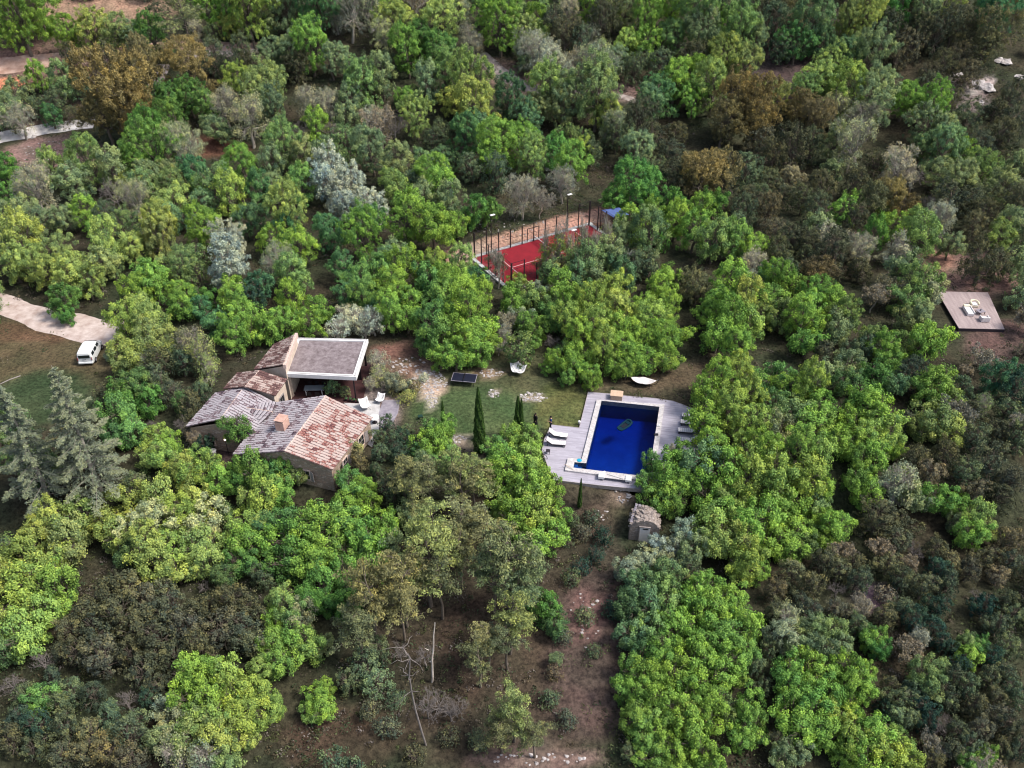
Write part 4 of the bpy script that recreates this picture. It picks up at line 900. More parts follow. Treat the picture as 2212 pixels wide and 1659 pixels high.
q.add(front + back, [tuple(range(n_)), tuple(range(n_, 2 * n_))[::-1]] + [(i, i + n_, (i + 1) % n_ + n_, (i + 1) % n_) for i in range(n_)])
bd = q.build('wall', M['hutstone'], hut)
q = MB(); rg = random.Random(4)
for k in range(90):
    i = rg.randrange(1, n_ - 2); u = rg.random(); a = prof[i]; b_ = prof[i + 1]; x = a[0] + (b_[0] - a[0]) * u; z = a[1] + (b_[1] - a[1]) * u
    q.blob((x, rg.uniform(-.02, DP * .9), z), (rg.uniform(.1, .24), rg.uniform(.1, .22), rg.uniform(.04, .09)), k, .3, sub=1)
q.build('roof', M['hutstone'], hut)
q = MB(); q.box((0.02, -.05, .95), (.98, .1, 1.95)); dr = q.build('door', M['white'], hut); q = MB(); q.box((.08, -.11, 1.78), (.52, .03, .12)); q.build('door_vent', M['blackplastic'], dr); q = MB(); q.box((-.5, -.07, 1.0), (.08, .12, 2.0)); q.box((.0, -.07, 2.0), (1.1, .14, .12)); q.build('door_frame', M['oldwood'], dr)
a1 = GG(zu(455, 960), zt_ + 2.2); a2 = GG(zu(600, 490), -0.2); q = MB(); wp = [a1, (a1 + a2) / 2 + np.array([0, 0, .0]), a2]; rg = random.Random(9)
wall_ = thing('retaining_wall', 'low dry stone wall with pale capping running from the hut to the deck', 'wall', (a2[0], a2[1], zt_))
q = MB(); dd = a2 - a1; r_ = math.atan2(dd[1], dd[0]); L_ = float(np.linalg.norm(dd[:2])); cc_ = (a1 + a2) / 2 - np.array([a2[0], a2[1], zt_]); sl_ = math.atan2(dd[2], L_)
q.box((cc_[0] + .25, cc_[1], cc_[2] - 1.25), (L_ + .1, .7, 2.3), rz=r_); q.build('stonework', M['hutstone'], wall_)
q = MB()
for k in range(16):
    for s in (-.17, .17, .5):
        u = (k + .5) / 16; p = a1 + dd * u - np.array([a2[0], a2[1], zt_]); q.blob((p[0] + .2 + s * math.sin(r_), p[1] - s * math.cos(r_), p[2] - .02), (rg.uniform(.12, .2), rg.uniform(.1, .2), rg.uniform(.06, .1)), k * 3 + int(s * 10), .3, sub=1)
q.build('capping', M['slab'], wall_)

# ------------------------------------------------------------------ loose stones, edging, outcrops
def rubble(name, label, spots, m, seed, cat='stones'):
    rg = random.Random(seed); q = MB(); 
    for (cx, cy2, rx, ry, n_) in spots:
        for k in range(n_):
            a = rg.uniform(0, 6.28); r = math.sqrt(rg.random()); p, _ = onground(*ov(cx + rx * r * math.cos(a), cy2 + ry * r * math.sin(a)))
            s = rg.uniform(.05, .2); q.blob((p[0], p[1], p[2] + s * .15), (s, s * rg.uniform(.6, 1), s * rg.uniform(.35, .6)), seed + k, .3, sub=1)
    o = q.build(name, m); tag(o, label, cat, kind='stuff'); return o
rubble('loose_stones', 'pale loose stones scattered over the lawn and terrace edge', [(925, 825, 40, 26, 190), (932, 862, 12, 20, 50), (1152, 858, 30, 11, 90), (1068, 850, 12, 9, 35), (1062, 806, 26, 10, 50), (880, 790, 40, 18, 60), (985, 950, 24, 8, 40), (1345, 1070, 20, 18, 22), (1300, 1112, 18, 12, 14), (1265, 1340, 35, 60, 22), (120, 330, 90, 26, 60), (650, 745, 60, 25, 0), (2060, 180, 60, 20, 60), (1110, 495, 120, 20, 80), (1170, 1640, 120, 15, 30)], M['rock'], 11)
er = []
for (x, y) in [(0, 832), (30, 817), (60, 803), (95, 790), (133, 777)]:
    p, _ = onground(*ph(x / 1.728, 960 + y / 1.728)); er.append(Vector((p[0], p[1], p[2] + .02)))
q = MB(); q.tube(er, .06, 6); o = q.build('stone_edging', M['oldwood'], smooth=True); tag(o, 'thin curved pale stone edging round the green lawn beside the cedars', 'edging')
for k, (x, y, r, lab) in enumerate([(2125, 190, 26, 'largest pale limestone outcrop on the dark slope at the upper right'), (2168, 132, 17, 'small white limestone outcrop highest on the upper right slope'), (2118, 222, 10, 'grey limestone outcrop just below the largest pale one'), (2068, 160, 11, 'flat pale limestone outcrop above the largest one, towards the rusty pine'), (1225, 118, 9, 'small pale boulder in the wood near the grey stony path'), (800, 62, 10, 'pale boulder among grey bushes at the top of the photo'), (72, 295, 8, 'pale boulder beside the white gravel track'), (2205, 165, 12, 'pale limestone outcrop cut by the right edge of the photo')]):
    p, R = onground(*ov(x, y), 0, 0, r / 2.16); q = MB(); rg = random.Random(k)
    for j in range(5): q.blob((rg.uniform(-.5, .5) * R, rg.uniform(-.8, .8) * R, -.05 * R), (R * rg.uniform(.35, .7), R * rg.uniform(.4, .8), R * rg.uniform(.25, .45)), k * 7 + j, .3)
    o = q.build('limestone_outcrop', M['rock']); o.location = p; tag(o, lab, 'rock', 'pale limestone rocks in the scrub')

# ------------------------------------------------------------------ people
def person(label, loc, rz, joints, cloths, hh=1.75):
    """joints: name -> (x, y, z, radius, parent); one skinned body, clothing and hair as separate skinned shells"""
    t = thing('person', label, 'person', loc, rz)
    def shell(name, names, m, grow=0.0, sub=1, extra=None):
        J = dict(joints); J.update(extra or {}); idx = {n: i for i, n in enumerate(names)}
        vs = [J[n][:3] for n in names]; es = [(idx[n], idx[J[n][4]]) for n in names if J[n][4] in idx]
        me = D.meshes.new(name); me.from_pydata(vs, es, []); me.materials.append(m); o = D.objects.new(name, me); COL.objects.link(o); o.parent = t
        o.modifiers.new('skin', 'SKIN'); o.modifiers.new('sub', 'SUBSURF').levels = sub; o.modifiers['sub'].render_levels = sub
        for i, n in enumerate(names): r = J[n][3] + grow; me.skin_vertices[0].data[i].radius = (r * J[n][5] if len(J[n]) > 5 else r, r); me.skin_vertices[0].data[i].use_root = (i == 0)
        o.modifiers['skin'].use_smooth_shade = True
        return o
    shell('body', list(joints), M['skin'])
    for (n, names, m, g, ex) in cloths: shell(n, names, M[m], g, 1, ex)
    q = MB(); hx, hy, hz = joints['head'][:3]
    q.blob((hx, hy + .015, hz + .035), (.10, .112, .115), 3, .06); q.build('hair', M['hair'], t, smooth=True)
    q = MB()
    for s in (-1, 1): q.blob((hx + s * .033, hy - .098, hz + .0), (.012, .008, .009), 1, 0, sub=1)
    q.build('eye', M['blackplastic'], t)
    q = MB(); q.blob((hx, hy - .108, hz - .03), (.012, .02, .02), 1, 0, sub=1); q.build('nose', M['skin'], t)
    return t
def skel(arm_l, arm_r, legs, lean=0.0):
    J = {'pelvis': (0, 0, .95, .125, None), 'waist': (0, lean * .3, 1.10, .115, 'pelvis'), 'chest': (0, lean * .7, 1.32, .135, 'waist'), 'shoulders': (0, lean, 1.44, .10, 'chest'), 'neck': (0, lean - .005, 1.52, .052, 'shoulders'), 'jaw': (0, lean - .02, 1.58, .072, 'neck'), 'head': (0, lean - .015, 1.66, .092, 'jaw'), 'crown': (0, lean - .0, 1.73, .07, 'head')}
    for s, side, arm in ((-1, 'l', arm_l), (1, 'r', arm_r)):
        J['sh_' + side] = (s * .17, lean, 1.43, .06, 'shoulders'); J['el_' + side] = (*arm[0], .042, 'sh_' + side); J['wr_' + side] = (*arm[1], .028, 'el_' + side)
        w = Vector(arm[1]); e = Vector(arm[0]); d_ = (w - e).normalized(); sd_ = d_.cross(Vector((s, .3, .1))).normalized(); palm = w + d_ * .06; J['palm_' + side] = (*palm, .034, 'wr_' + side)
        for k, L_ in enumerate((.055, .07, .078, .07, .055)):
            if k == 0: a = palm - sd_ * .04 - d_ * .02; b2 = a - sd_ * .02 + d_ * .05
            else: a = palm + sd_ * (k - 2.5) * .02 + d_ * .03; b2 = a + d_ * L_ + Vector((0, -.012, -.004))
            J[f'k{k}_{side}'] = (*a, .011, 'palm_' + side); J[f'f{k}_{side}'] = (*b2, .008, f'k{k}_{side}')
        hp, kn, an, tt_ = legs[0 if s < 0 else 1]
        J['hip_' + side] = (*hp, .095, 'pelvis'); J['knee_' + side] = (*kn, .06, 'hip_' + side); J['ank_' + side] = (*an, .04, 'knee_' + side); J['toe_' + side] = (*tt_, .034, 'ank_' + side)
    return J
legs0 = [((-.09, 0, .88), (-.10, -.01, .49), (-.10, .02, .07), (-.11, -.15, .04)), ((.09, 0, .88), (.10, -.03, .49), (.11, .04, .07), (.12, -.12, .04))]
# woman in a long black dress, arms at her sides
fw_ = onp(ph(2007.7, 1597), 0); J = skel(((-.24, .02, 1.16), (-.22, -.10, .93)), ((.24, .02, 1.16), (.22, -.10, .93)), legs0)
ex = {'hem': (0, .0, .12, .24, 'thigh'), 'thigh': (0, 0, .5, .2, 'pelvis')}
person('person in a long black dress standing on the lawn left of the deck', (fw_[0], fw_[1], float(hgt(fw_[0], fw_[1]))), math.radians(-60), J,
       [('dress', ['pelvis', 'waist', 'chest', 'shoulders', 'sh_l', 'sh_r', 'el_l', 'el_r', 'wr_l', 'wr_r', 'thigh', 'hem'], 'blackcloth', .065, ex)])
fm_ = onp(ph(2064.5, 1608), .18); J = skel(((-.26, -.02, 1.18), (-.12, -.24, 1.22)), ((.26, -.02, 1.18), (.14, -.24, 1.20)), legs0, .0)
person('person in a blue shirt and dark trousers at the corner of the deck', (fm_[0], fm_[1], ZDK), math.radians(-75), J,
       [('shirt', ['pelvis', 'waist', 'chest', 'shoulders', 'sh_l', 'sh_r', 'el_l', 'el_r'], 'bluecloth', .022, {}), ('trousers', ['pelvis', 'hip_l', 'knee_l', 'ank_l', 'hip_r', 'knee_r', 'ank_r'], 'navycloth', .018, {}), ('shoe', ['ank_l', 'toe_l'], 'blackplastic', .012, {}), ('shoe', ['ank_r', 'toe_r'], 'blackplastic', .012, {})])
# ------------------------------------------------------------------ vegetation: leaf meshes
def unit(v): return v / (np.linalg.norm(v, axis=-1, keepdims=True) + 1e-9)
def leaves(name, P, N, size, tint, m, asp=.75, T=None, rng=None):
    n = len(P); N = unit(N)
    if T is None: T = rng.normal(size=(n, 3))
    T = unit(T - N * np.sum(T * N, -1, keepdims=True)); B_ = np.cross(N, T); s = np.asarray(size).reshape(-1, 1) * np.ones((n, 1))
    V = np.stack([P - T * s, P - B_ * s * asp + N * s * .15, P + T * s, P + B_ * s * asp + N * s * .15], 1).reshape(-1, 3)
    me = D.meshes.new(name); me.vertices.add(4 * n); me.vertices.foreach_set('co', V.ravel().astype(np.float32))
    me.loops.add(4 * n); me.loops.foreach_set('vertex_index', np.arange(4 * n, dtype=np.int32)); me.polygons.add(n); me.polygons.foreach_set('loop_start', np.arange(n, dtype=np.int32) * 4)
    me.update(calc_edges=True); a = me.attributes.new('tint', 'FLOAT', 'POINT'); a.data.foreach_set('value', np.repeat(np.clip(tint, 0, 1), 4).astype(np.float32)); me.materials.append(m); return me
def sph(rng, n): return unit(rng.normal(size=(n, 3)))
def puffs_to_leaves(rng, C, Dn, Tp, per, spread, lsize, nrmw=(.7, .25, .8), flat=1.0):
    k = len(C); L = np.repeat(np.arange(k), per); n = len(L)
    off = unit(sph(rng, n) + Dn[L] * .55 + np.array([0, 0, .3])) * (spread * 1.75 * rng.random((n, 1)) ** .45) * rng.uniform(.6, 1.35, (k, 1))[L]; off[:, 2] *= flat; P = C[L] + off
    N = Dn[L] * nrmw[0] + np.array([0, 0, nrmw[1]]) + rng.normal(size=(n, 3)) * nrmw[2] + unit(off) * .75
    t = Tp[L] + rng.normal(size=n) * .16; s = lsize * rng.uniform(.7, 1.3, n); return P, N, s, t, L
def seg_tubes(segs, name, m, n=4):
    """tapered limbs: list of (p0, p1, r0, r1)"""
    vs = []; fs = []
    for p0, p1, r0, r1 in segs:
        p0 = Vector(p0); p1 = Vector(p1); d_ = (p1 - p0); 
        if d_.length < 1e-4: continue
        d_.normalize(); u = d_.orthogonal().normalized(); w = d_.cross(u); o = len(vs)
        for p, r in ((p0, r0), (p1, r1)):
            for k in range(n): a = 2 * PI * k / n; vs.append(p + (u * math.cos(a) + w * math.sin(a)) * r)
        for k in range(n): fs.append((o + k, o + (k + 1) % n, o + n + (k + 1) % n, o + n + k))
    me = D.meshes.new(name); me.from_pydata([tuple(v) for v in vs], [], fs); me.materials.append(m); me.polygons.foreach_set('use_smooth', [True] * len(fs)); me.update(); return me
def bend(rng, a, b_, r0, r1, k=4, wob=.08):
    a = np.array(a, float); b_ = np.array(b_, float); L_ = np.linalg.norm(b_ - a); pts = [a]
    for i in range(1, k + 1):
        t = i / k; p = a * (1 - t) + b_ * t; p = p + rng.normal(size=3) * wob * L_ * (1 if i < k else 0); p[2] += math.sin(t * PI) * .06 * L_; pts.append(p)
    return [(pts[i], pts[i + 1], r0 + (r1 - r0) * i / k, r0 + (r1 - r0) * (i + 1) / k) for i in range(k)], pts
HC = {}                                                     # crown centre height / crown radius for each kind
def gen_broad(R, seed, kind):
    """returns (crown mesh, trunk mesh); crown centre at height HC[kind]*R"""
    rng = np.random.default_rng(seed); hc = HC[kind] * R
    P_ = dict(oak=dict(av=1.0, den=.40, per=58, ls=.073, lobe=1.0, sp=.23), sparse=dict(av=1.0, den=.42, per=20, ls=.07, lobe=1.0, sp=.27), holm=dict(av=.9, den=.6, per=30, ls=.07, lobe=.9, sp=.19),
              silver=dict(av=1.25, den=.6, per=30, ls=.08, lobe=.8, sp=.2), pine=dict(av=.9, den=.6, per=34, ls=.13, lobe=.9, sp=.2), bush=dict(av=.8, den=.9, per=18, ls=.06, lobe=.9, sp=.2))[kind]
    nl = int(9 + R * 2.6); lob = []; i = 0
    # a few main limbs give the crown an uneven outline
    mains = unit(rng.normal(size=(max(4, int(3 + R)), 3)) * np.array([1, 1, .55]) + np.array([0, 0, .22])); ml = rng.uniform(.5, 1.12, len(mains))
    while len(lob) < nl:
        m_ = rng.integers(len(mains)); d_ = unit(mains[m_] + rng.normal(size=3) * .38); 
        if d_[2] < -.55: continue
        rl = R * rng.uniform(.2, .36) * P_['lobe'] + .22; dist = (R - rl * .8) * ml[m_] * rng.uniform(.75, 1.02)
        c = d_ * dist; c[2] *= P_['av']; lob.append((c, rl, rng.uniform(-.16, .16)))
    for k in range(6 if kind in ('oak', 'sparse', 'holm', 'silver') else 3):
        a = k * 1.05 + rng.uniform(-.4, .4); q = rng.uniform(.3, .62) * R; lob.append((np.array([math.cos(a) * q, math.sin(a) * q, -R * rng.uniform(.4, .85)]), R * rng.uniform(.24, .34), rng.uniform(-.1, .1)))
    lob.append((np.array([0, 0, R * .25]), R * .42, 0)); lob.append((np.array([0, 0, -R * .15]), R * .4, -.1))
    C = []; Dn = []; Tp = []
    for c, rl, tb in lob:
        n = int(4 * PI * rl * rl * 2.1 * P_['den']) + 3; d_ = sph(rng, n); d_ = d_[d_[:, 2] > -.65]
        bump = 1 + .16 * np.sin(d_ @ rng.normal(size=3) * 5 + rng.uniform(0, 6)) + .1 * rng.normal(size=len(d_))
        q = c + d_ * rl * bump[:, None] * np.array([1, 1, .82])
        # keep what is not buried deep inside a neighbouring lobe
        keep = np.ones(len(q), bool)
        for c2, r2, _t in lob:
            if c2 is c: continue
            keep &= np.linalg.norm((q - c2) / np.array([1, 1, .82]), axis=1) > r2 * .68
        q = q[keep]; d_ = d_[keep]; C.append(q); Dn.append(unit(d_ + .5 * unit(q))); Tp.append(.5 + tb + rng.normal(size=len(q)) * .2)
    C = np.concatenate(C); Dn = np.concatenate(Dn); Tp = np.concatenate(Tp)
    if kind != 'bush':                                       # sprigs that stand out of the crown
        k = rng.random(len(C)) < (.22 if kind != 'holm' else .12); out = unit(unit(C) + np.array([0, 0, .35]) + rng.normal(size=C.shape) * .35)
        ext = rng.uniform(.15, .62, len(C)) * (.55 + .12 * R); C2 = C[k] + out[k] * ext[k][:, None]; C3 = C[k] + out[k] * ext[k][:, None] * .5
        C = np.concatenate([C, C2, C3]); Dn = np.concatenate([Dn, out[k], out[k]]); Tp = np.concatenate([Tp, Tp[k] + .12, Tp[k]])
    if kind == 'pine':
        P, N, s, t, L = puffs_to_leaves(rng, C, Dn, Tp, P_['per'], P_['sp'], P_['ls'], (.2, .1, 1.0)); T = unit(Dn[L] * .8 + np.array([0, 0, .5]) + rng.normal(size=P.shape) * .45); P = P + T * .12
        P[:, 2] += hc; cr = leaves('crown', P, N, s, t, M['needle'], .28, T, rng)
    else:
        P, N, s, t, L = puffs_to_leaves(rng, C, Dn, Tp, P_['per'], P_['sp'], P_['ls']); 
        if kind == 'silver': N = N + rng.normal(size=N.shape) * .8
        P[:, 2] += hc; cr = leaves('crown', P, N, s, t, M['leaf'], .75, None, rng)
    segs = []; base = np.array([0, 0, -.6]); fork = np.array([rng.normal() * .1 * R, rng.normal() * .1 * R, max(.4, hc - R * .62)])
    r0 = .045 * R + .06; sg, _ = bend(rng, base, fork, r0 * 1.25, r0 * .8, 3, .03); segs += sg
    for c, rl, tb in lob[:-1]:
        tip = c + np.array([0, 0, hc]); sg, pts = bend(rng, fork, tip, r0 * .42, .02, 4, .06); segs += sg
        nt_ = 7 if kind == 'sparse' else 3
        for k in range(nt_):
            d_ = unit(rng.normal(size=3) + unit(c) * .8 + np.array([0, 0, .4])); e = tip + d_ * rl * rng.uniform(.8, 1.1); sg, pp_ = bend(rng, pts[rng.integers(2, 5)], e, .022, .008, 2, .06); segs += sg
            if kind == 'sparse':
                for _ in range(3): segs.append((pp_[1], pp_[1] + unit(rng.normal(size=3) + d_) * rl * .55, .012, .006))
    return cr, seg_tubes(segs, 'trunk', M['palebark'] if kind in ('sparse', 'silver') else M['bark'], 5)
def gen_openpine(R, seed):
    rng = np.random.default_rng(seed); hc = HC['openpine'] * R; C = []; Dn = []; Tp = []; segs = []
    top = hc + R * .75; lean = rng.normal(size=2) * .05 * R
    sg, pts = bend(rng, (0, 0, -.6), (lean[0], lean[1], top), .05 * R + .05, .03, 7, .012); segs += sg
    for k in range(int(11 + R * 2)):
        z = hc + R * rng.uniform(-.6, .75); f = (z - hc + R * .6) / (R * 1.35); L_ = R * (1.05 - .62 * f) * rng.uniform(.6, 1.05); a = rng.uniform(0, 6.28); o = np.array([lean[0] * z / top, lean[1] * z / top, z - .15 * R])
        e = o + np.array([math.cos(a) * L_, math.sin(a) * L_, rng.uniform(.05, .3) * R]); sg, bp_ = bend(rng, o, e, .035 + .008 * R, .012, 5, .05); segs += sg
        for j in range(int(5 + L_ * 3.2)):
            u = rng.uniform(.38, 1.06); p = o * (1 - u) + e * u + np.array([rng.normal(), rng.normal(), 0]) * L_ * .17 + np.array([0, 0, rng.uniform(-.05, .25)])
            C.append(p); Dn.append(unit(np.array([rng.normal() * .3, rng.normal() * .3, 1.0]))); Tp.append(.5 + rng.normal() * .2)
            segs.append((bp_[min(4, int(u * 5))], p, .016, .006))
    C = np.array(C); Dn = np.array(Dn); Tp = np.array(Tp)
    P, N, s, t, L = puffs_to_leaves(rng, C, Dn, Tp, 34, .26, .115, (.3, .2, 1.0), .55); T = unit(rng.normal(size=P.shape) + np.array([0, 0, .5]))
    return leaves('crown', P, N, s, t, M['needle'], .32, T, rng), seg_tubes(segs, 'trunk', M['bark'], 5)
def gen_cedar(R, seed):
    rng = np.random.default_rng(seed); H_ = R * 3.5; C = []; T_ = []; segs = []; Tp = []
    sg, _ = bend(rng, (0, 0, -.6), (0, 0, H_), .06 * R + .05, .03, 8, .004); segs += sg
    nb = int(46 + R * 8)
    for k in range(nb):
        f = ((k + .5) / nb) ** .85; z = H_ * (.07 + .91 * f); L_ = R * (1 - f) ** .8 * rng.uniform(.72, 1.12) + .22; a = k * 2.4 + rng.normal() * .3
        d_ = np.array([math.cos(a), math.sin(a), 0]); sd_ = np.array([-d_[1], d_[0], 0]); segs.append(((0, 0, z), np.array([0, 0, z]) + d_ * L_ * .95 + np.array([0, 0, .10 * L_]), .04 * (1 - f) + .018, .008))
        for j in range(int(7 + L_ * 15)):
            u = rng.uniform(.12, 1.02) ** .8; w = rng.normal() * .17 * L_ * (1.15 - u) + rng.normal() * .05
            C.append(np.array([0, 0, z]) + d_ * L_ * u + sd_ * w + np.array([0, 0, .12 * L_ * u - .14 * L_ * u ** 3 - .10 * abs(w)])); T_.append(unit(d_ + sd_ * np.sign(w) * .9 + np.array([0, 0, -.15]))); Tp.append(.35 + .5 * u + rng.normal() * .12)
    C = np.array(C); T_ = np.array(T_); Tp = np.array(Tp); L = np.repeat(np.arange(len(C)), 9); n = len(L)
    P = C[L] + rng.normal(size=(n, 3)) * np.array([.10, .10, .05]); T = unit(T_[L] + rng.normal(size=(n, 3)) * .45); N = np.array([0, 0, 1.0]) + rng.normal(size=(n, 3)) * .55
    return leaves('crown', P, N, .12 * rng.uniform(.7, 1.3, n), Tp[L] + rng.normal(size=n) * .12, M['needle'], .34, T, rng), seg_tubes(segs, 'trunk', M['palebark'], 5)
def gen_cypress(H_, seed):
    rng = np.random.default_rng(seed); r = H_ * .095; n = int(5200 * (H_ / 6)); z = rng.uniform(.02, 1, n) ** .9; a = rng.uniform(0, 6.28, n)
    pr = np.minimum(z / .10, 1) ** .5 * (1 - z) ** .62 * 1.15; bump = 1 + .13 * np.sin(a * 5 + z * 23 + seed) + .1 * np.sin(a * 3 - z * 40)
    rr = r * pr * bump * rng.uniform(.72, 1.03, n); P = np.stack([np.cos(a) * rr, np.sin(a) * rr, z * H_], -1); N = np.stack([np.cos(a), np.sin(a), np.full(n, .3)], -1) + rng.normal(size=(n, 3)) * .5
    T = np.array([0, 0, 1.0]) + rng.normal(size=(n, 3)) * .25 + N * .2
    return leaves('foliage', P, N, .13 * rng.uniform(.7, 1.2, n), .4 + .25 * np.sin(a * 5 + z * 23 + seed) + rng.normal(size=n) * .15, M['needle'], .35, T, rng), seg_tubes([((0, 0, -.4), (0, 0, H_ * .8), .12, .03)], 'trunk', M['bark'], 6)
def gen_bare(R, seed, leafy=0, fine=True, droop=0.0):
    rng = np.random.default_rng(seed); H_ = HC['bare'] * R; segs = []; tips = []
    def grow(p, d_, L_, r, dep):
        e = p + d_ * L_; mid_ = (p + e) / 2 + rng.normal(size=3) * L_ * .09; segs.append((p, mid_, r, r * .85)); segs.append((mid_, e, r * .85, r * .68))
        if dep == 0: tips.append(e); return
        for k in range(3 if dep > 1 else 4):
            nd_ = unit(d_ + rng.normal(size=3) * .62 + np.array([0, 0, .10 - droop * (4 - dep)])); grow(e if k < 2 else mid_, nd_, L_ * rng.uniform(.58, .85), r * .6, dep - 1)
    fork = np.array([rng.normal() * .1, rng.normal() * .1, H_ * .42]); segs += bend(rng, (0, 0, -.5), fork, .035 * R + .05, .028 * R + .03, 3, .04)[0]
    for k in range(5):
        a = k * 1.26 + rng.uniform(-.3, .3); grow(fork - np.array([0, 0, rng.uniform(0, .2) * H_]), unit(np.array([math.cos(a) * .8, math.sin(a) * .8, rng.uniform(.5, 1.3)])), R * .42, .022 * R + .02, 4)
    C = np.array(tips); n_ = len(C); Dn = sph(rng, n_); keep = rng.random(n_) < leafy
    tr = seg_tubes(segs, 'trunk', M['twig'] if not leafy else M['palebark'], 3)
    if not keep.any(): return None, tr
    P, N, s, t, L = puffs_to_leaves(rng, C[keep], Dn[keep], .5 + rng.normal(size=int(keep.sum())) * .2, 12, .16, .07)
    return leaves('crown', P, N, s, t, M['leaf'], .75, None, rng), tr
HC.update(oak=1.22, sparse=1.25, holm=1.05, silver=1.4, pine=1.25, bush=.42, openpine=1.95, cedar=1.25, bare=1.9, cypress=1)
SIZES = {'oak': ([1.6, 2.6, 4.0, 6.2], 3), 'sparse': ([1.8, 3.2, 5.0], 3), 'holm': ([1.6, 2.8, 4.5], 3), 'silver': ([2.2, 4.0], 2), 'pine': ([2.4, 4.2], 3), 'bush': ([.8, 1.5, 2.3], 3), 'openpine': ([2.6, 4.6], 3), 'cedar': ([5.2], 2), 'bare': ([1.6, 3.2], 3), 'twiggy': ([1.6, 3.2], 2)}
BANK = {}
def bank(kind, R):
    sizes, nv = SIZES[kind]; i = int(np.argmin([abs(math.log(R / s)) for s in sizes])); key = (kind, i)
    if key not in BANK:
        BANK[key] = [[*({'openpine': lambda r, s: gen_openpine(r, s), 'cedar': lambda r, s: gen_cedar(r, s), 'bare': lambda r, s: gen_bare(r, s), 'twiggy': lambda r, s: gen_bare(r, s, .55)}.get(kind, lambda r, s: gen_broad(r, s, kind))(sizes[i], 100 * i + 7 * v + len(kind))), 0] for v in range(nv)]
    v = min(range(nv), key=lambda j: (BANK[key][j][2] + RT.random() * .9)); BANK[key][v][2] += 1
    return BANK[key][v][0], BANK[key][v][1], sizes[i]
RT = random.Random(77)
TREES = []                                                   # (object, kind, colour code, x, y, R, px, py)
PALETTE = {'g': (.235, .42, .09), 'y': (.345, .455, .135), 'd': (.115, .275, .075), 'e': (.12, .275, .12), 'm': (.245, .335, .165), 'l': (.39, .42, .31), 's': (.42, .50, .42), 'h': (.106, .122, .078),  # yellow-green right and blue-green left flanks put light and shade into crown colours
           'p': (.275, .235, .11), 'b': (.29, .27, .21), 'o': (.275, .285, .14), 'c': (.235, .28, .205), 'k': (.045, .09, .068), 'w': (.56, .62, .46), 'r': (.155, .145, .105), 'n': (.125, .18, .105), 't': (.165, .29, .085)}
NAMES = {'oak': ('oak_tree', 'tree'), 'sparse': ('lichen_oak', 'tree'), 'holm': ('holm_oak', 'tree'), 'silver': ('silver_poplar', 'tree'), 'pine': ('rusty_pine', 'tree'), 'bush': ('scrub_bush', 'bush'), 'openpine': ('open_pine', 'tree'), 'cedar': ('cedar_tree', 'tree'), 'bare': ('bare_tree', 'tree'), 'twiggy': ('twiggy_tree', 'tree')}
CNAME = {'g': 'bright green', 'y': 'yellow-green', 'd': 'deep green', 'e': 'blue-green', 'm': 'grey-green', 'l': 'pale lichen-grey', 's': 'silvery', 'h': 'dark brown-green', 'p': 'rust-brown', 'b': 'bare greyish', 'o': 'olive', 'c': 'pale olive', 'k': 'very dark', 'w': 'whitish green', 'r': 'brown', 'n': 'dull dark green', 't': 'mid green'}
KNAME = {'oak': 'oak', 'sparse': 'thin-leaved oak', 'holm': 'holm oak', 'silver': 'poplar', 'pine': 'round-topped pine', 'bush': 'bush', 'openpine': 'open-branched pine', 'cedar': 'cedar', 'bare': 'leafless tree', 'twiggy': 'twiggy tree'}
LIFT = {}
def plant(kind, x, y, R, code, z=None, more=()):
    """one plant; 'more' are further stems under the same root: (x, y, R, code)"""
    z = float(hgt(x, y)) if z is None else z
    root = D.objects.new(NAMES[kind][0], None); COL.objects.link(root); root.empty_display_size = .3; root.location = (x, y, z)
    px, py, _ = proj(np.array([x, y, z + (HC.get(kind, 1.5)) * R])); xm, ym = x, y
    for (sx, sy, sR, sc_) in [(x, y, R, code)] + list(more):
        crown, trunk, s0 = bank(kind, sR); sc = sR / s0; k = RT.uniform(.98, 1.38); rz = RT.uniform(0, 6.28); sx_ = RT.uniform(.87, 1.15)
        c = np.mean([PALETTE[q] for q in sc_], 0); j = RT.uniform(.86, 1.14); jh = RT.uniform(-.09, .09); col = (float(c[0] * j * (1 + jh)), float(c[1] * j), float(c[2] * j * (1 - jh)), 1)
        for nm, me_ in (('trunk' if kind != 'bush' else 'stem', trunk), ('crown' if kind != 'bush' else 'foliage', crown)):
            if me_ is None: continue
            lf = LIFT.get((sx, sy)); up = (lf - HC[kind]) * sR if lf and nm == 'crown' else 0; kz = lf / HC[kind] if lf and nm == 'trunk' else 1
            o = D.objects.new(nm, me_); COL.objects.link(o); o.parent = root; o.location = (sx - x, sy - y, float(hgt(sx, sy)) - z + up); o.rotation_euler = (0, 0, rz); o.scale = (sc * sx_, sc / sx_, sc * k * kz); o.color = col
    TREES.append((root, kind, code, x, y, R * (1 + .25 * min(2, len(more))), float(px), float(py)))
    return root
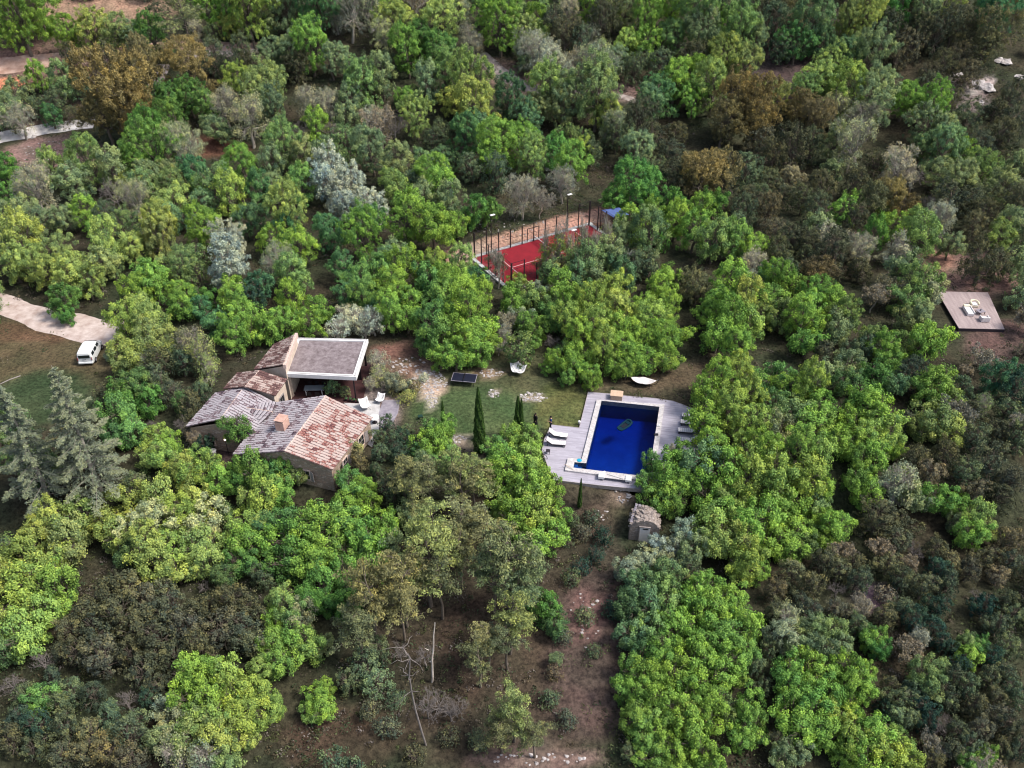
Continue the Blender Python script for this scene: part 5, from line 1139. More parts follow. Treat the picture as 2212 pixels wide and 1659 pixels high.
# crowns read off the photograph: crop origin in photo pixels, then x y radius colours[:kind], all at 1.728x
CROPS = {
 'A': ((0, 0), """120 90 190 g|20 200 60 g|250 60 120 gt|440 225 95 g|600 190 130 y|760 190 110 ym|880 240 100 m|1010 245 110 td|1200 110 120 mo:openpine|1340 70 90 g|1480 60 120 g|1620 80 130 yg|1480 160 80 y
 1700 140 70 m|1850 70 100 m|2050 50 120 e|2180 90 70 l|1010 80 70 h|130 290 60 r:bush|455 365 55 h|700 430 100 h|960 450 110 p:pine|1195 430 130 p:pine|760 640 185 p:pine|680 760 110 p:pine|860 770 120 p:pine
 1090 670 120 dt|1230 620 110 td|1340 700 80 t|990 610 80 e|1120 800 110 dt|930 900 100 d|1030 850 90 d|1560 560 125 gy|1710 600 120 ym|1470 700 110 l|1610 780 110 lm|1750 720 90 mn|1420 820 80 m
 250 500 80 g|420 560 90 em|110 620 100 m|60 740 80 m|330 740 60 e|540 560 80 n|130 780 75 l:sparse|460 760 60 h:bush|590 680 70 n|380 660 90 n|230 690 70 n
 1900 330 90 m|2010 310 105 g|1920 430 80 h|1780 320 80 m|1500 430 110 h|1650 470 90 h|1400 400 90 hn|2150 380 80 m|1570 330 80 n|2060 850 75 g|2060 950 60 g|2000 680 80 l:sparse|1950 830 70 b:bare|2130 700 70 l|2160 860 70 b:twiggy
 1830 960 105 mg|1950 1010 90 m|1760 1070 80 m|2090 1010 80 m|330 1100 80 gm|50 1070 85 d|145 1190 60 g|600 1070 110 mg|480 1180 90 m|240 1260 100 l|860 1040 110 g|1010 1000 120 gt|1180 980 120 lm|740 1130 90 m|1100 1090 80 m|960 1140 80 m
 740 1240 95 b:bare|870 1210 55 y|880 1320 80 lm|1120 1290 100 y|1290 1130 80 e|1290 1240 65 t|1580 1110 110 g|1500 1290 100 yg|1860 1370 135 y|1700 1250 90 e|1960 1200 95 ge|2150 1110 90 s:silver|2120 1200 80 s:silver|2190 1290 80 s:silver
 560 1380 80 g|400 1400 80 m|100 1400 105 m|30 1510 90 m|250 1440 80 mn|680 1430 80 n|1030 1440 125 y|1280 1470 130 g|1480 1550 115 s:silver|650 1540 80 g|150 1590 120 y|350 1600 90 ym|700 1620 110 y|860 1600 90 y|1010 1560 100 yo|1760 1560 90 g|1930 1610 100 g|2130 1500 100 e|1620 1440 80 en|1850 1480 80 e"""),
 'B': ((1280, 0), """50 70 110 lr|180 40 90 lm|360 130 100 y|270 210 80 ly|500 30 90 r:twiggy|650 130 110 y|750 60 80 ml|240 20 70 g|600 300 100 td|500 230 90 dt|430 330 100 g|820 250 80 lr|840 320 70 lr|1030 130 130 g|1160 170 90 ym|960 40 80 t|1300 110 70 g|1290 210 45 y|1470 90 60 l|1450 220 100 h|1380 170 80 h|1600 50 70 g|1700 130 100 h|1560 280 70 hn|1610 250 45 l:sparse|1760 40 90 ym|1850 60 80 m|1950 140 90 g|1840 260 80 gy|1960 300 75 g|2130 60 80 g|2170 220 90 gm|2060 420 80 n|1900 430 90 n
 1260 320 100 l|1330 440 80 lw|1540 420 90 lr|1660 460 100 lm|1450 470 80 l|1190 400 50 m|1190 340 55 m|120 530 120 gm|260 520 80 m|700 470 110 gm|840 550 110 gm|880 680 130 y|740 650 80 y|560 560 80 m|420 640 60 g|60 680 80 m|40 780 80 m|250 770 110 b:twiggy|350 820 80 b:bare|490 760 95 y|1330 590 115 gm|1280 690 90 m|1650 640 130 ym|1700 740 80 y|1500 640 110 m|1430 700 90 m|1100 640 100 en|1200 760 90 en
 800 890 100 e|900 850 80 em|1040 940 120 g|960 1020 85 g|1150 920 100 g|1230 1030 100 mg|1390 1000 80 d|1500 1060 105 g|1560 980 60 yg|1440 1190 85 lr|1170 1290 90 bl:sparse|1290 1290 80 b:twiggy|200 990 100 m|370 1070 90 m|620 1120 110 g|640 1230 90 g|340 1230 90 gm|480 1200 70 n|80 1190 85 s:silver|210 1330 85 s:silver|40 1330 80 s:silver|520 1300 90 m|440 1440 110 g|610 1480 112 g|750 1450 65 g|130 1530 120 gd|850 1370 85 d|950 1370 72 td|700 1310 90 m|180 1430 80 e|1000 1150 80 n|850 1080 80 n
 1850 1200 130 d|2000 1220 90 d|1780 1270 90 d|2060 620 110 e|1970 680 90 em|2160 540 80 g|1780 890 80 n|1900 960 100 m|1760 830 80 lm|2000 900 90 h|2130 1010 90 h|1930 790 100 h|2150 880 80 h|2120 1330 80 d|2030 1400 90 g|1880 1470 100 g|1990 1530 110 em|2170 1450 80 g|1810 1560 80 m|1620 1000 60 n|1990 1080 80 n|2130 1190 90 h|1420 1590 60 ty:sparse@3.2|1500 1640 55 my:sparse@3.2|1560 1590 55 ym:sparse@3.4|1650 1610 55 my:sparse@3.2|1710 1550 55 ym:sparse@3.2|1730 1600 70 m:oak@2.6|1660 1640 60 mt:oak@2.6|1330 1640 45 ty:sparse@3.2"""),
 'C': ((2560, 0), """90 90 130 gm|290 150 80 g|350 220 110 gm|460 270 80 m|150 250 100 m|60 400 80 h|300 380 95 y|400 420 90 ym|560 60 90 h|480 110 80 h|800 180 110 em|740 260 90 ed|900 260 80 en|1150 120 120 y|1060 180 80 ym|960 60 70 b:twiggy|1400 40 110 d|1530 110 90 m|1690 30 80 y|1650 200 110 h|1540 190 100 h|1760 180 90 h|2040 80 100 e|1940 60 70 n|2180 50 60 p:pine|2010 230 110 ho|1950 300 80 ho|1460 310 80 hr|1390 370 70 hr|1300 210 80 h|640 330 60 n|600 190 80 n
 1080 350 110 me|1200 390 110 m|960 420 90 gm|890 520 105 y|800 600 90 mg|1100 550 130 gy|1240 650 120 m|1440 640 90 g|1630 690 95 g|1600 800 110 m|1700 860 80 m|980 700 90 ly|1150 760 90 ln|200 550 120 gm|60 620 90 g|110 500 80 g|330 690 130 p:pine|450 750 120 p:pine|260 800 110 p:pine|560 640 90 py:pine|440 860 80 p:pine|770 700 90 p:pine|880 800 90 pr:pine
 150 1130 130 p:pine|60 1150 90 p:pine|260 1140 90 p:pine|700 1150 65 pl:pine|700 1000 100 h|820 960 80 hn|1090 950 110 lm|980 960 70 m|420 1120 90 n|560 1040 80 h|500 930 80 hr|980 1100 55 m|1400 1080 110 bl:sparse|1500 1130 80 b:bare|1700 960 120 em|1830 1020 75 g|1570 930 90 em|1800 1170 120 m|1680 1110 90 m|1930 1130 90 mg
 1320 1270 110 po:pine|1230 1330 90 oh:pine|1420 1340 80 p:pine|1030 1390 80 g|1080 1330 50 gd|1370 1460 85 g|1300 1400 50 g|1530 1540 110 gm|1220 1560 80 d|600 1500 90 hr|700 1560 80 h|540 1370 80 hr|950 1520 80 l:sparse|860 1480 70 m|1650 1440 90 l:sparse|1600 1340 60 b:bare|2060 1510 90 mg|1750 1300 110 h|1900 1260 100 hn|2060 1210 100 m|2150 1340 90 h|1940 1400 90 h|2050 900 100 h|1900 960 90 h|2150 800 90 h|1850 760 80 hn|2020 710 55 h|1760 660 60 h|1850 480 70 hr|1600 520 60 hr|1560 600 70 h|1700 420 60 h|2130 650 70 h|1880 1500 80 hp|2150 1480 90 m|1100 1440 80 h|860 1380 80 hn|780 1300 80 hn|400 1400 80 hn|380 1290 80 h|320 1500 70 n|480 1260 80 n|900 1220 80 h|1100 1200 80 h|1250 1050 80 h
 110 1380 85 gd|200 1330 60 gd|60 1500 100 g|200 1560 110 gm|340 1560 100 ge|460 1610 80 g|800 1600 80 h|1000 1620 80 hr|1750 1580 80 mn|1380 1620 80 l"""),
 'D': ((0, 960), """90 20 110 y|200 40 100 y|300 110 90 y|480 110 110 y|430 30 80 y|620 60 110 yo|720 60 80 ym|560 170 90 y|930 140 110 g|900 230 90 g|1000 210 80 g|380 280 100 dt|430 380 50 d|1180 240 85 g|1160 330 75 gd|1320 270 55 d|1300 340 60 e|900 380 110 y|850 450 110 yg|1000 440 110 y|960 540 120 ym|1060 560 100 ym|815 560 85 y|900 650 90 y|820 690 75 my|1220 560 95 or:sparse|1300 650 95 oy:sparse|1340 750 80 oy:sparse|1180 700 80 n|1540 300 100 g|1500 260 80 g|1580 420 110 g|1530 520 100 g|1640 500 70 g|1450 60 115 s:silver|1480 150 85 s:silver|1650 200 100 ek|1620 270 90 k|1900 110 120 gm|1800 60 100 lm|1900 320 100 g|1840 420 100 g|2000 430 95 g|2060 360 70 gd|2180 470 70 w:sparse|1750 480 70 gd|1400 420 70 e
 900 820 120 dn|800 900 90 d|720 880 80 h|1050 700 90 hn|1040 830 90 hn|1130 900 80 h|960 940 80 d|1200 960 60 dn|1300 900 60 n|1170 620 70 n|780 1050 100 eg|850 1130 90 ge|720 1160 80 e|1020 1180 85 gy|1100 1230 75 g|1060 1300 90 gy|980 1300 80 y|1250 1370 95 yg|1180 1400 80 y|1350 1380 85 yg|1420 1440 80 g|1170 1090 60 b:bare|1240 1180 65 b:bare|980 1100 45 b:bare|1380 1200 60 k:bush|1290 1260 50 k:bush|880 1480 80 n|1520 1470 70 dg|1650 1420 100 gt|1800 1460 95 tg|1730 1540 100 gy|1820 1560 70 g|1640 1560 80 y|1830 1340 90 d|1920 1390 60 tr|640 980 60 n:bush|950 720 60 ly:sparse|720 650 35 ml|2150 860 42 me:holm|2230 880 36 nm:holm|1650 1380 75 d|1750 1365 75 de|1840 1375 70 dt|1930 1425 60 tr|1560 1425 70 dg|1290 1180 60 rb:sparse|1370 1160 50 nk:holm|1230 1125 50 br:twiggy|1330 1240 60 k:holm|1525 1120 78 td:oak@2.6|1430 1170 45 kd:holm@1.6|1690 1330 45 dt"""),
 'E': ((2560, 960), """330 210 120 g|250 300 110 g|400 290 110 y|300 420 120 g|220 520 90 g|420 480 90 yg|200 400 90 gd|360 600 100 g|500 380 90 yt|560 280 80 gt|640 400 80 mt|790 330 100 g|760 440 100 g|860 430 80 g|800 560 80 gd|620 160 90 gd|560 120 60 e|700 200 80 gt|870 240 90 gd|960 260 70 g|1070 410 100 mg|1000 480 80 m|880 90 100 pr:pine|980 130 50 h|1330 180 90 bn:twiggy|1250 260 80 b:twiggy|1520 170 110 mg|1430 110 80 mn|1450 280 80 mg|1600 230 80 ml|1620 510 90 g|1580 600 80 g|1550 400 90 m|1470 420 70 m|1330 600 100 g|1420 570 70 gm|1330 700 60 gt|1240 560 70 tm|1650 830 100 gt|1700 920 90 gm|1580 900 80 gt|1620 1060 110 yn|1560 1120 80 my|1720 1130 90 y
 240 820 110 g|350 770 110 yg|180 920 100 g|420 900 110 gy|600 800 100 ge|700 850 110 g|820 870 110 yg|560 950 110 et|880 980 100 g|700 1000 110 tm|300 1030 120 gy|150 1080 110 g|460 1080 120 gy|640 1130 110 tl|800 1120 110 g|920 1100 90 yg|1000 1200 90 g|200 1230 120 g|380 1240 120 gy|560 1270 120 g|740 1280 120 tg|860 1320 100 yg|100 1350 110 em|250 1400 120 g|420 1420 120 gy|600 1430 120 yg|780 1460 110 gy|900 1480 80 g|180 1560 120 g|350 1590 110 y|540 1590 120 gy|700 1620 110 g|860 1600 90 tm
 1150 960 100 g|1240 1000 110 g|1300 1080 90 gy|1120 1080 100 g|1350 1190 90 gy|1230 1180 100 yg|1120 1220 90 g|1250 1290 90 g|1370 1260 60 g|1160 1340 80 tg|1430 1480 120 ms:sparse|1350 1550 90 sm:sparse|1530 1560 90 mn|1440 1500 90 m|1120 1440 80 dt|1200 1560 90 g|1650 1560 90 gd|1780 1600 80 gd|1090 700 90 mn|1180 620 70 n|900 760 80 m|1050 830 70 dn|1230 800 80 dt|1380 830 70 em|930 650 80 h|1100 620 60 mh|2050 790 110 ek|2150 880 90 k|1960 640 80 b:twiggy|1820 740 50 b:twiggy|2100 1000 80 n|1950 980 60 m:sparse|1850 1010 70 h|2050 1150 90 h|2180 1200 90 n|1900 1200 90 hn|2000 1350 100 h|2140 1430 90 hr|1850 1400 90 n|1700 1300 90 h|1500 1300 90 h|1600 1400 80 hb|1450 1080 70 h|1800 860 70 n|1900 1520 80 hr|2050 1560 90 h"""),
 'F': ((0, 1920), """430 250 90 b:bare|240 520 100 b:bare|1010 90 90 b:bare|800 200 80 b:bare|1290 330 80 b:bare|330 60 130 y|220 160 130 y|430 180 120 yo|120 280 120 yt|300 330 120 yt|480 90 110 y|60 430 130 y|220 480 130 yg|380 470 110 gt|80 640 130 yg|240 680 120 yg|360 620 90 gt|150 820 130 yg|40 760 100 y|50 900 90 tn
 740 40 120 y|880 60 130 yw|1040 60 140 yw|1200 40 130 yg|1330 80 110 yw|760 160 100 y|930 210 130 y|1100 230 130 yg|1290 220 120 y|1340 330 90 y|980 340 120 y|1150 370 100 y|850 310 80 tn|830 -90 90 y|1060 -60 120 y|1250 -70 110 y
 1580 60 100 yg|1620 200 110 g|1540 170 90 yg|1700 90 80 y|1560 320 90 td|1460 430 70 tn|1790 90 100 e|1900 60 110 de|1880 200 120 dg|2040 150 120 g|1980 300 120 g|2120 260 110 g|1850 330 100 td|2080 430 110 dg|2100 580 80 d|2000 600 90 d|1700 420 80 n|2180 80 110 ge
 700 560 120 h|830 520 120 h|600 640 110 h|760 680 130 h|950 600 110 hr|1080 680 130 h|900 780 120 h|640 800 120 h|520 900 110 h|680 960 120 hr|850 920 100 h|1050 860 130 h|1200 780 120 hr|1350 620 120 h|1250 680 110 h|1480 600 120 h|1600 620 100 h|1450 760 130 hr|1600 780 110 h|1680 700 80 h|1300 880 110 h|1150 960 110 h|950 1030 120 h|1050 1110 90 h|1650 880 90 ho|450 760 100 h|400 920 70 h|900 480 90 ho|1050 500 90 ho
 1830 560 80 gm|1880 660 90 gm|1800 700 80 g|1950 720 90 ml|2000 860 100 yg|1880 830 100 g|1780 880 90 tg|1850 970 100 tg|2090 860 60 m|1720 990 90 ty
 1330 1020 100 g|1230 1080 100 g|1450 1080 110 gy|1350 1180 120 g|1520 1190 110 gy|1230 1230 100 g|1640 1150 90 gy|1430 1320 120 gy|1600 1310 120 gy|1280 1360 110 gm|1720 1310 80 yg|1080 1280 80 ms|1130 1380 100 ml|1060 1480 90 m|1250 1480 110 my|1420 1470 110 y|1560 1440 100 y|1150 1590 110 lm|1320 1620 110 lm|1480 1580 100 tm|1780 1260 60 yg
 2040 1190 70 g|2100 1150 55 g|2090 1290 75 g|2010 1300 60 yg|290 1200 90 ge|240 1270 60 g|380 1280 90 n|150 1200 80 n|250 1380 100 k|420 1400 100 hn|120 1380 90 hk|600 1200 80 hk|480 1180 80 n|70 1100 90 b:bare|280 980 80 b:bare|330 1080 70 hk|80 1500 100 h|230 1530 100 hn|600 1430 100 ho|720 1530 100 hp|560 1560 100 hp|850 1480 110 hn|870 1600 100 hr|420 1580 100 h|700 1320 90 n|880 1360 90 n|980 1200 70 k|820 1220 80 b:bare|1320 480 50 b:bare|760 450 60 h"""),
 'G': ((1280, 1920), """60 90 120 g|180 180 120 gd|60 250 110 ge|200 330 110 g|60 400 110 dg|280 100 90 g|100 520 90 dt|30 620 80 d
 780 90 150 o:openpine|600 140 140 oy:openpine|950 120 140 o:openpine|480 60 100 m|560 330 160 oy:openpine|400 480 150 o:openpine|200 600 150 o:openpine|90 720 140 on:openpine|640 480 120 on:openpine|1100 330 170 om:openpine|1000 440 130 mn:openpine|1220 380 120 mn:openpine|380 640 120 o:openpine|1130 520 110 mn:openpine|780 300 110 on:openpine|320 260 110 m
 1300 620 90 d|1380 720 80 dn|1090 700 130 oy:openpine|960 830 110 o:openpine|900 960 110 on:openpine|1080 860 100 on:openpine|1120 1310 120 oy:openpine|1030 1400 110 on:openpine|1260 1440 100 on:openpine|1380 950 50 m:twiggy|160 1000 110 n|60 1080 90 n|240 1120 90 nm|260 920 80 n|640 1200 110 b:bare|560 1250 100 b:bare|540 930 80 b:bare|700 1280 90 b:bare|760 1240 80 b:bare|380 900 70 b:bare|350 1230 80 n:bush|300 1400 70 nr:bush|180 1300 60 nr:bush|460 1580 70 h:bush|700 1480 60 h:bush|900 1500 70 on:bush|1340 1220 60 n:bush|1450 1350 60 nr:bush|1500 440 60 n:bush|1640 300 70 k:bush|1560 360 60 k:bush|1700 180 60 k:bush|1460 200 50 hn:bush|1620 60 50 hn:bush|1500 60 50 n:bush|1550 150 60 hr:bush|1740 640 60 k:bush|1580 680 60 n:bush|1380 1060 60 r:bush|1640 900 50 n:bush|1440 820 60 nr:bush
 1130 80 110 g|1270 60 110 gy|1330 150 100 g|1220 180 110 g|1380 50 80 g
 1960 300 80 sm|1850 380 75 sm|2090 230 75 s|2160 260 80 sm|2010 420 100 em|1900 520 90 me|2120 420 90 me|1870 640 90 en|1990 620 100 em|1880 780 90 em|2100 580 100 gm|2000 780 90 gm|2130 740 100 g|1960 920 90 dn|2090 900 100 g|1880 1030 80 tg|1980 1080 100 g|2120 1060 110 g|1880 1180 90 g|2040 1220 110 g|1900 1320 90 gt|2050 1370 110 gy|2170 1300 100 g|1950 1450 90 gt|2100 1500 110 g|2020 1590 90 gt|2180 1610 100 g|1870 1560 60 n"""),
 'H': ((2560, 1920), """180 60 120 gy|320 30 120 yg|300 160 120 y|200 200 100 y|420 120 110 g|540 60 110 g|560 180 110 g|680 120 110 g|700 230 90 g|420 290 110 yg|380 370 90 gy|480 380 70 g|800 100 70 tg|760 230 70 tn|920 60 80 g|990 110 90 g|1050 70 70 g|920 170 70 g|40 150 90 sm|60 260 90 m|40 380 80 n|100 450 60 m
 180 490 100 g|90 560 100 g|280 560 100 g|200 650 110 g|350 640 90 g|100 700 110 g|400 760 90 g|280 800 110 gt|120 850 110 g|420 890 90 gt|300 950 110 g|60 980 110 g|200 1080 110 g|60 1160 110 g|330 1070 70 tg|200 1230 100 g|40 1320 100 gy|180 1360 90 g|420 1260 90 g|480 1380 90 gt|400 1440 90 g|60 1480 110 g|150 1590 100 g|280 1280 80 nt|520 1150 60 n|470 1000 70 n
 690 1050 100 gd|800 1010 100 g|870 1080 100 g|740 1150 110 dg|870 1190 110 gd|960 1110 80 gd|1090 1030 90 g|1080 1140 90 g|1180 1050 60 g|1180 1160 70 g|700 1290 110 g|850 1310 120 gd|980 1300 90 gy|760 1420 110 g|900 1450 100 g|1090 1240 80 gd|1040 1390 70 tn|1100 1500 100 gy|1230 1430 100 g|1300 1530 110 gy|1180 1590 110 g|1400 1500 90 yg|1440 1600 90 yg|1040 1600 70 g|720 1550 80 mn|650 1610 80 m
 680 720 90 lm|640 800 90 ml|750 830 90 m|830 730 80 mn|950 760 90 mt|1010 850 80 m|900 900 80 mn|1130 740 70 n|1240 830 75 gd|1280 900 60 d|1200 780 60 dn|1470 860 100 b:twiggy|1540 820 70 bl:twiggy|1560 1080 90 mt|1650 1030 80 mt|1640 1140 80 m|1500 1150 80 n|1400 1230 90 n|1450 1330 80 n|1370 1320 70 nm|1860 920 75 g|1920 880 60 dt|1840 850 60 mt|1900 60 90 yt|1860 160 80 g|1960 110 80 ym|1770 80 60 mn|1030 250 80 b:twiggy|1270 220 80 b:twiggy|1520 230 70 b:bare|1480 340 60 b:twiggy|1160 580 80 b:twiggy|1140 620 60 br:sparse|1920 530 55 b:bare|1300 550 60 rb:bush|1000 500 60 b:bare|900 330 90 h|700 400 90 ho|600 520 80 hr|820 480 90 h|800 620 90 h|620 650 80 h|1000 620 80 hr|1000 380 80 ho|1100 340 80 h|1130 460 80 hk|1330 340 80 ho|1420 450 80 hk|1550 500 80 ho|1300 680 80 h|1430 620 80 hn|1500 720 80 k|1650 620 80 k|1620 760 80 k|1700 850 70 k|1720 480 80 hk|1640 380 80 k|1650 250 80 h|1740 320 80 hp|1850 380 80 hr|1960 300 80 h|2080 200 90 hr|2130 330 80 h|2050 420 70 hb|1950 620 80 k|2080 560 80 hk|2160 660 80 n|2040 740 80 hn|2100 880 80 n|2000 960 70 k|1780 1000 70 k|1750 1100 80 hk|1850 1150 80 n|1980 1080 80 hn|2100 1060 80 hk|1720 1200 80 hk|1880 1260 80 h|2020 1200 70 h|2150 1180 80 n|2030 1330 90 hr|1940 1420 80 hr|2120 1400 90 h|1660 1400 70 b:bare|1620 1500 80 b:twiggy|1720 1350 60 b:bare|1580 1380 70 k|1560 1280 70 k|1780 1420 80 hk|1860 1530 80 hn|1730 1540 80 h|2050 1540 80 h|2170 1560 80 hk|1870 1610 70 ge|1960 1590 70 g|1620 1610 80 h|1500 1200 60 k|1340 1140 60 h|1300 1260 60 k|560 900 60 n|600 1500 70 h"""),
 'Q': ((1280, 960), """20 60 90 e|120 150 90 ge|220 80 100 ge|60 230 90 e|160 260 90 eg|350 200 100 g|300 300 90 g|400 290 90 g|330 400 90 g|420 400 80 g|230 330 60 e|400 80 100 g|330 30 90 em|620 90 90 yg|680 190 90 g|780 60 90 gm|860 120 62 gt|560 180 80 ge|880 180 60 e|760 260 110 g|640 300 100 ge|900 280 90 g|680 400 110 g|820 380 120 g|600 430 100 ge|900 460 90 g|700 520 110 g|840 540 110 g|620 560 90 ge|740 640 90 g|880 620 80 g|640 660 60 g|960 560 60 g|540 560 60 eg
 1010 40 60 hr:sparse@2.6|1130 240 60 g|1350 110 55 mt:oak@2.4|1450 60 60 my:oak@2.6|1520 110 60 em:oak@2.4|1560 30 70 em:oak@2.6|1140 150 45 yg|1210 270 75 gm|1110 320 70 g|1290 250 60 ml|1060 420 70 bl:twiggy|1055 500 60 bl:sparse|1020 590 45 b:twiggy|1160 400 65 ml|1220 450 70 tg|1270 500 55 tg|1235 560 45 tg|1350 300 70 gm|1420 240 80 g|1440 330 90 g|1380 400 80 ge|1480 420 100 gy|1560 300 90 g|1640 340 110 gy|1750 250 100 yg|1780 360 110 y|1680 460 120 yg|1560 520 110 g|1820 480 120 g|1700 600 110 gy|1880 380 100 yg|1960 300 90 g|2000 420 110 gy|2060 240 90 g|2100 150 80 g|2120 340 90 g|1960 540 110 g|2080 560 110 g|1840 620 110 g|1960 660 90 g|2100 660 80 gt|1560 640 80 g|1500 720 70 g|1400 690 60 g|1340 720 40 g|1600 760 60 g|1620 820 50 g|1460 780 50 gt|1840 730 60 gt|1780 700 70 g|2160 480 80 g|1360 560 50 b:bare|1440 620 50 dn
 1620 120 80 m|1700 60 80 em|1820 120 80 en|1900 60 90 n|2000 60 80 n|1580 40 60 ml|1480 100 40 m:sparse|1330 60 55 ty:sparse|1380 20 50 my:sparse|1560 200 60 dn
 20 400 60 w:sparse|110 400 70 w:sparse|210 430 70 ws:sparse|150 470 50 w:sparse|20 460 50 sw:sparse|240 690 70 l:sparse|250 770 60 ly:sparse|190 830 40 l:sparse|360 820 60 ol|420 920 65 yo:bush|470 860 50 or:bush|330 880 40 o:bush|530 800 30 w:bush
 590 1140 70 ge|560 1220 80 g|680 1110 60 g|640 1220 80 g|680 1300 70 ge|560 1310 60 ge|470 1260 50 e|540 1350 60 m|400 1180 60 k|380 1280 60 kn|300 1100 50 kn|330 1220 60 kn|240 1180 50 nm|430 1120 40 nm|260 1280 60 n|60 1250 70 om|120 1330 60 ro|100 1230 50 ro|230 1390 50 kn
 1000 1230 70 ge|1110 1180 80 gt|1190 1190 80 gy|1230 1260 60 g|1060 1330 90 g|1180 1340 90 gy|1240 1400 80 gy|1060 1430 90 g|1180 1470 100 g|1300 1480 80 g|1100 1560 100 g|1240 1580 100 gy|1340 1580 80 g|1050 1640 90 yg
 400 1400 100 on:openpine|560 1440 110 o:openpine|720 1420 110 oy:openpine|860 1480 120 oy:openpine|780 1560 110 o:openpine|460 1560 110 mo:openpine|340 1500 90 n|900 1380 80 o:openpine|60 1480 80 ge|150 1500 70 g|60 1600 90 g|180 1600 80 g
 2110 1400 90 g|2010 1340 60 ge|1990 1470 70 ge|2090 1530 90 g|2190 1300 70 gt|2030 1610 80 dt|2160 1600 80 dt|2180 1450 80 g|2150 1260 40 l:sparse"""),
}
DEF = {'g': 'oak', 'y': 'oak', 'd': 'oak', 'e': 'oak', 'm': 'oak', 'l': 'sparse', 's': 'oak', 'h': 'holm', 'p': 'pine', 'b': 'bare', 'o': 'oak', 'k': 'holm', 'w': 'sparse', 'r': 'holm', 'n': 'holm', 't': 'oak'}
ITEMS = []; LIFT.clear()
for key, (org, txt) in CROPS.items():
    for ent in txt.replace('\n', '|').split('|'):
        ent = ent.strip()
        if not ent: continue
        a = ent.split(); x, y, r = [float(v) for v in a[:3]]; code, _, kind = a[3].partition(':'); kind, _, lift = kind.partition('@'); kind = kind or DEF[code[0]]; lift = float(lift) if lift else 0
        px, py = ph(org[0] + x / 1.728, org[1] + y / 1.728); rp = r / 6.48
        rp *= (1.28 if kind == 'openpine' else 1) * (1.10 + .36 * float(np.clip((430 - py) / 430, 0, 1))) * (.8 if px < 250 and py < 110 and kind != 'pine' else 1)
        P, R = onground(px, py, 0, lift or (1.35 if kind in ('bare', 'twiggy') else HC.get(kind, 1.3)), rp); ITEMS.append([kind, P[0], P[1], R, code, False]); 
        if lift: LIFT[(P[0], P[1])] = lift
# stems whose crowns run together belong to one many-stemmed tree
FAM = {'g': 0, 'y': 0, 't': 0, 'd': 1, 'e': 1, 'm': 2, 'l': 2, 'n': 3, 'k': 3, 'h': 4, 'r': 4, 's': 5, 'o': 6, 'p': 7, 'w': 5}
order = sorted(range(len(ITEMS)), key=lambda i: -ITEMS[i][3]); NT = 0
for i in order:
    it = ITEMS[i]
    if it[5]: continue
    it[5] = True; kind, x, y, R, code, _ = it; more = []
    if kind in ('oak', 'holm', 'silver', 'sparse', 'pine'):
        near = sorted((math.hypot(q[1] - x, q[2] - y), j) for j, q in enumerate(ITEMS) if not q[5] and q[0] == kind and FAM.get(q[4][0], 9) == FAM.get(code[0], 9))
        for d_, j in near:
            q = ITEMS[j]
            if d_ < 1.25 * (R + q[3]) and d_ < 7.5 and len(more) < 6: more.append((q[1], q[2], q[3], q[4])); q[5] = True
    plant(kind, x, y, R, code, None, more); NT += 1
import collections
print('stems', len(ITEMS), 'trees', NT, collections.Counter(t[1] for t in TREES))
# cedars on the left, cypresses on the lawn, dead wood
def planted(kind, x, y, R, code, label):
    r = plant(kind, x, y, R, code); r['label'] = label; return r
for (tx, ty, bx, by, lab) in [(330, 700, 520, 1560, 'tall pale olive cedar with layered drooping branches, nearest the brown lawn'), (10, 880, 150, 1640, 'pale olive cedar with layered branches cut by the left edge of the photo')]:
    g, _ = onground(*ph(bx / 1.728, 960 + by / 1.728)); tp_ = ph(tx / 1.728, 960 + ty / 1.728)
    # height from where the line of sight to the tip passes over the base
    d_ = ray(*tp_); t_ = g[1] / d_[1]; zt = CAMZ + d_[2] * t_; H_ = zt - g[2]; x_ = d_[0] * t_
    planted('cedar', x_, g[1], H_ / 3.5, 'c', lab)
CY = []
for k, (tx, ty, bx, by, lab) in enumerate([(1238, 800, 1262, 1580, 'tall dark cypress standing in the middle of the lawn'), (822, 965, 836, 1290, 'slender cypress left of the tall one, behind the small green oak'), (1700, 905, 1712, 1390, 'cypress on the lawn left of the two people, the thicker one of a close pair'), (1728, 935, 1752, 1400, 'thin dark cypress of the close pair left of the two people'), (1262, 1010, 1285, 1420, 'shorter cypress growing against the tall one on the lawn')]):
    b_ = zl(bx, by); g, _ = onground(*b_); d_ = ray(*zl(tx, ty)); t_ = g[1] / d_[1]; H_ = CAMZ + d_[2] * t_ - g[2]; CY.append((g[0], g[1], H_, lab))
g, _ = onground(*zp(665, 1230)); d_ = ray(*zp(672, 965)); t_ = g[1] / d_[1]; CY.append((g[0], g[1], CAMZ + d_[2] * t_ - g[2], 'thin dark young cypress growing below the near edge of the pool deck'))
for k, (x, y, H_, lab) in enumerate(CY):
    fo, tr = gen_cypress(max(2.5, H_), 31 + k); t = thing('cypress_tree', lab, 'cypress', (x, y, float(hgt(x, y))), 0, 'cypresses on the lawn')
    w_ = {0: .75, 1: .7, 2: .9, 3: .6, 4: .8, 5: .55}[k]; t.scale = (w_, w_, 1)
    o = D.objects.new('trunk', tr); COL.objects.link(o); o.parent = t; o = D.objects.new('foliage', fo); COL.objects.link(o); o.parent = t; o.color = (.055, .105, .03, 1)
ZG = lambda x, y: ph(1280 + x / 1.728, 1920 + y / 1.728)
g, _ = onground(*ZG(586, 1100)); d_ = ray(*ZG(604, 716)); t_ = g[1] / d_[1]; H_ = CAMZ + d_[2] * t_ - g[2]; tx = d_[0] * t_
segs = []; p0 = np.array([0, 0, -.3]); rng = np.random.default_rng(3)
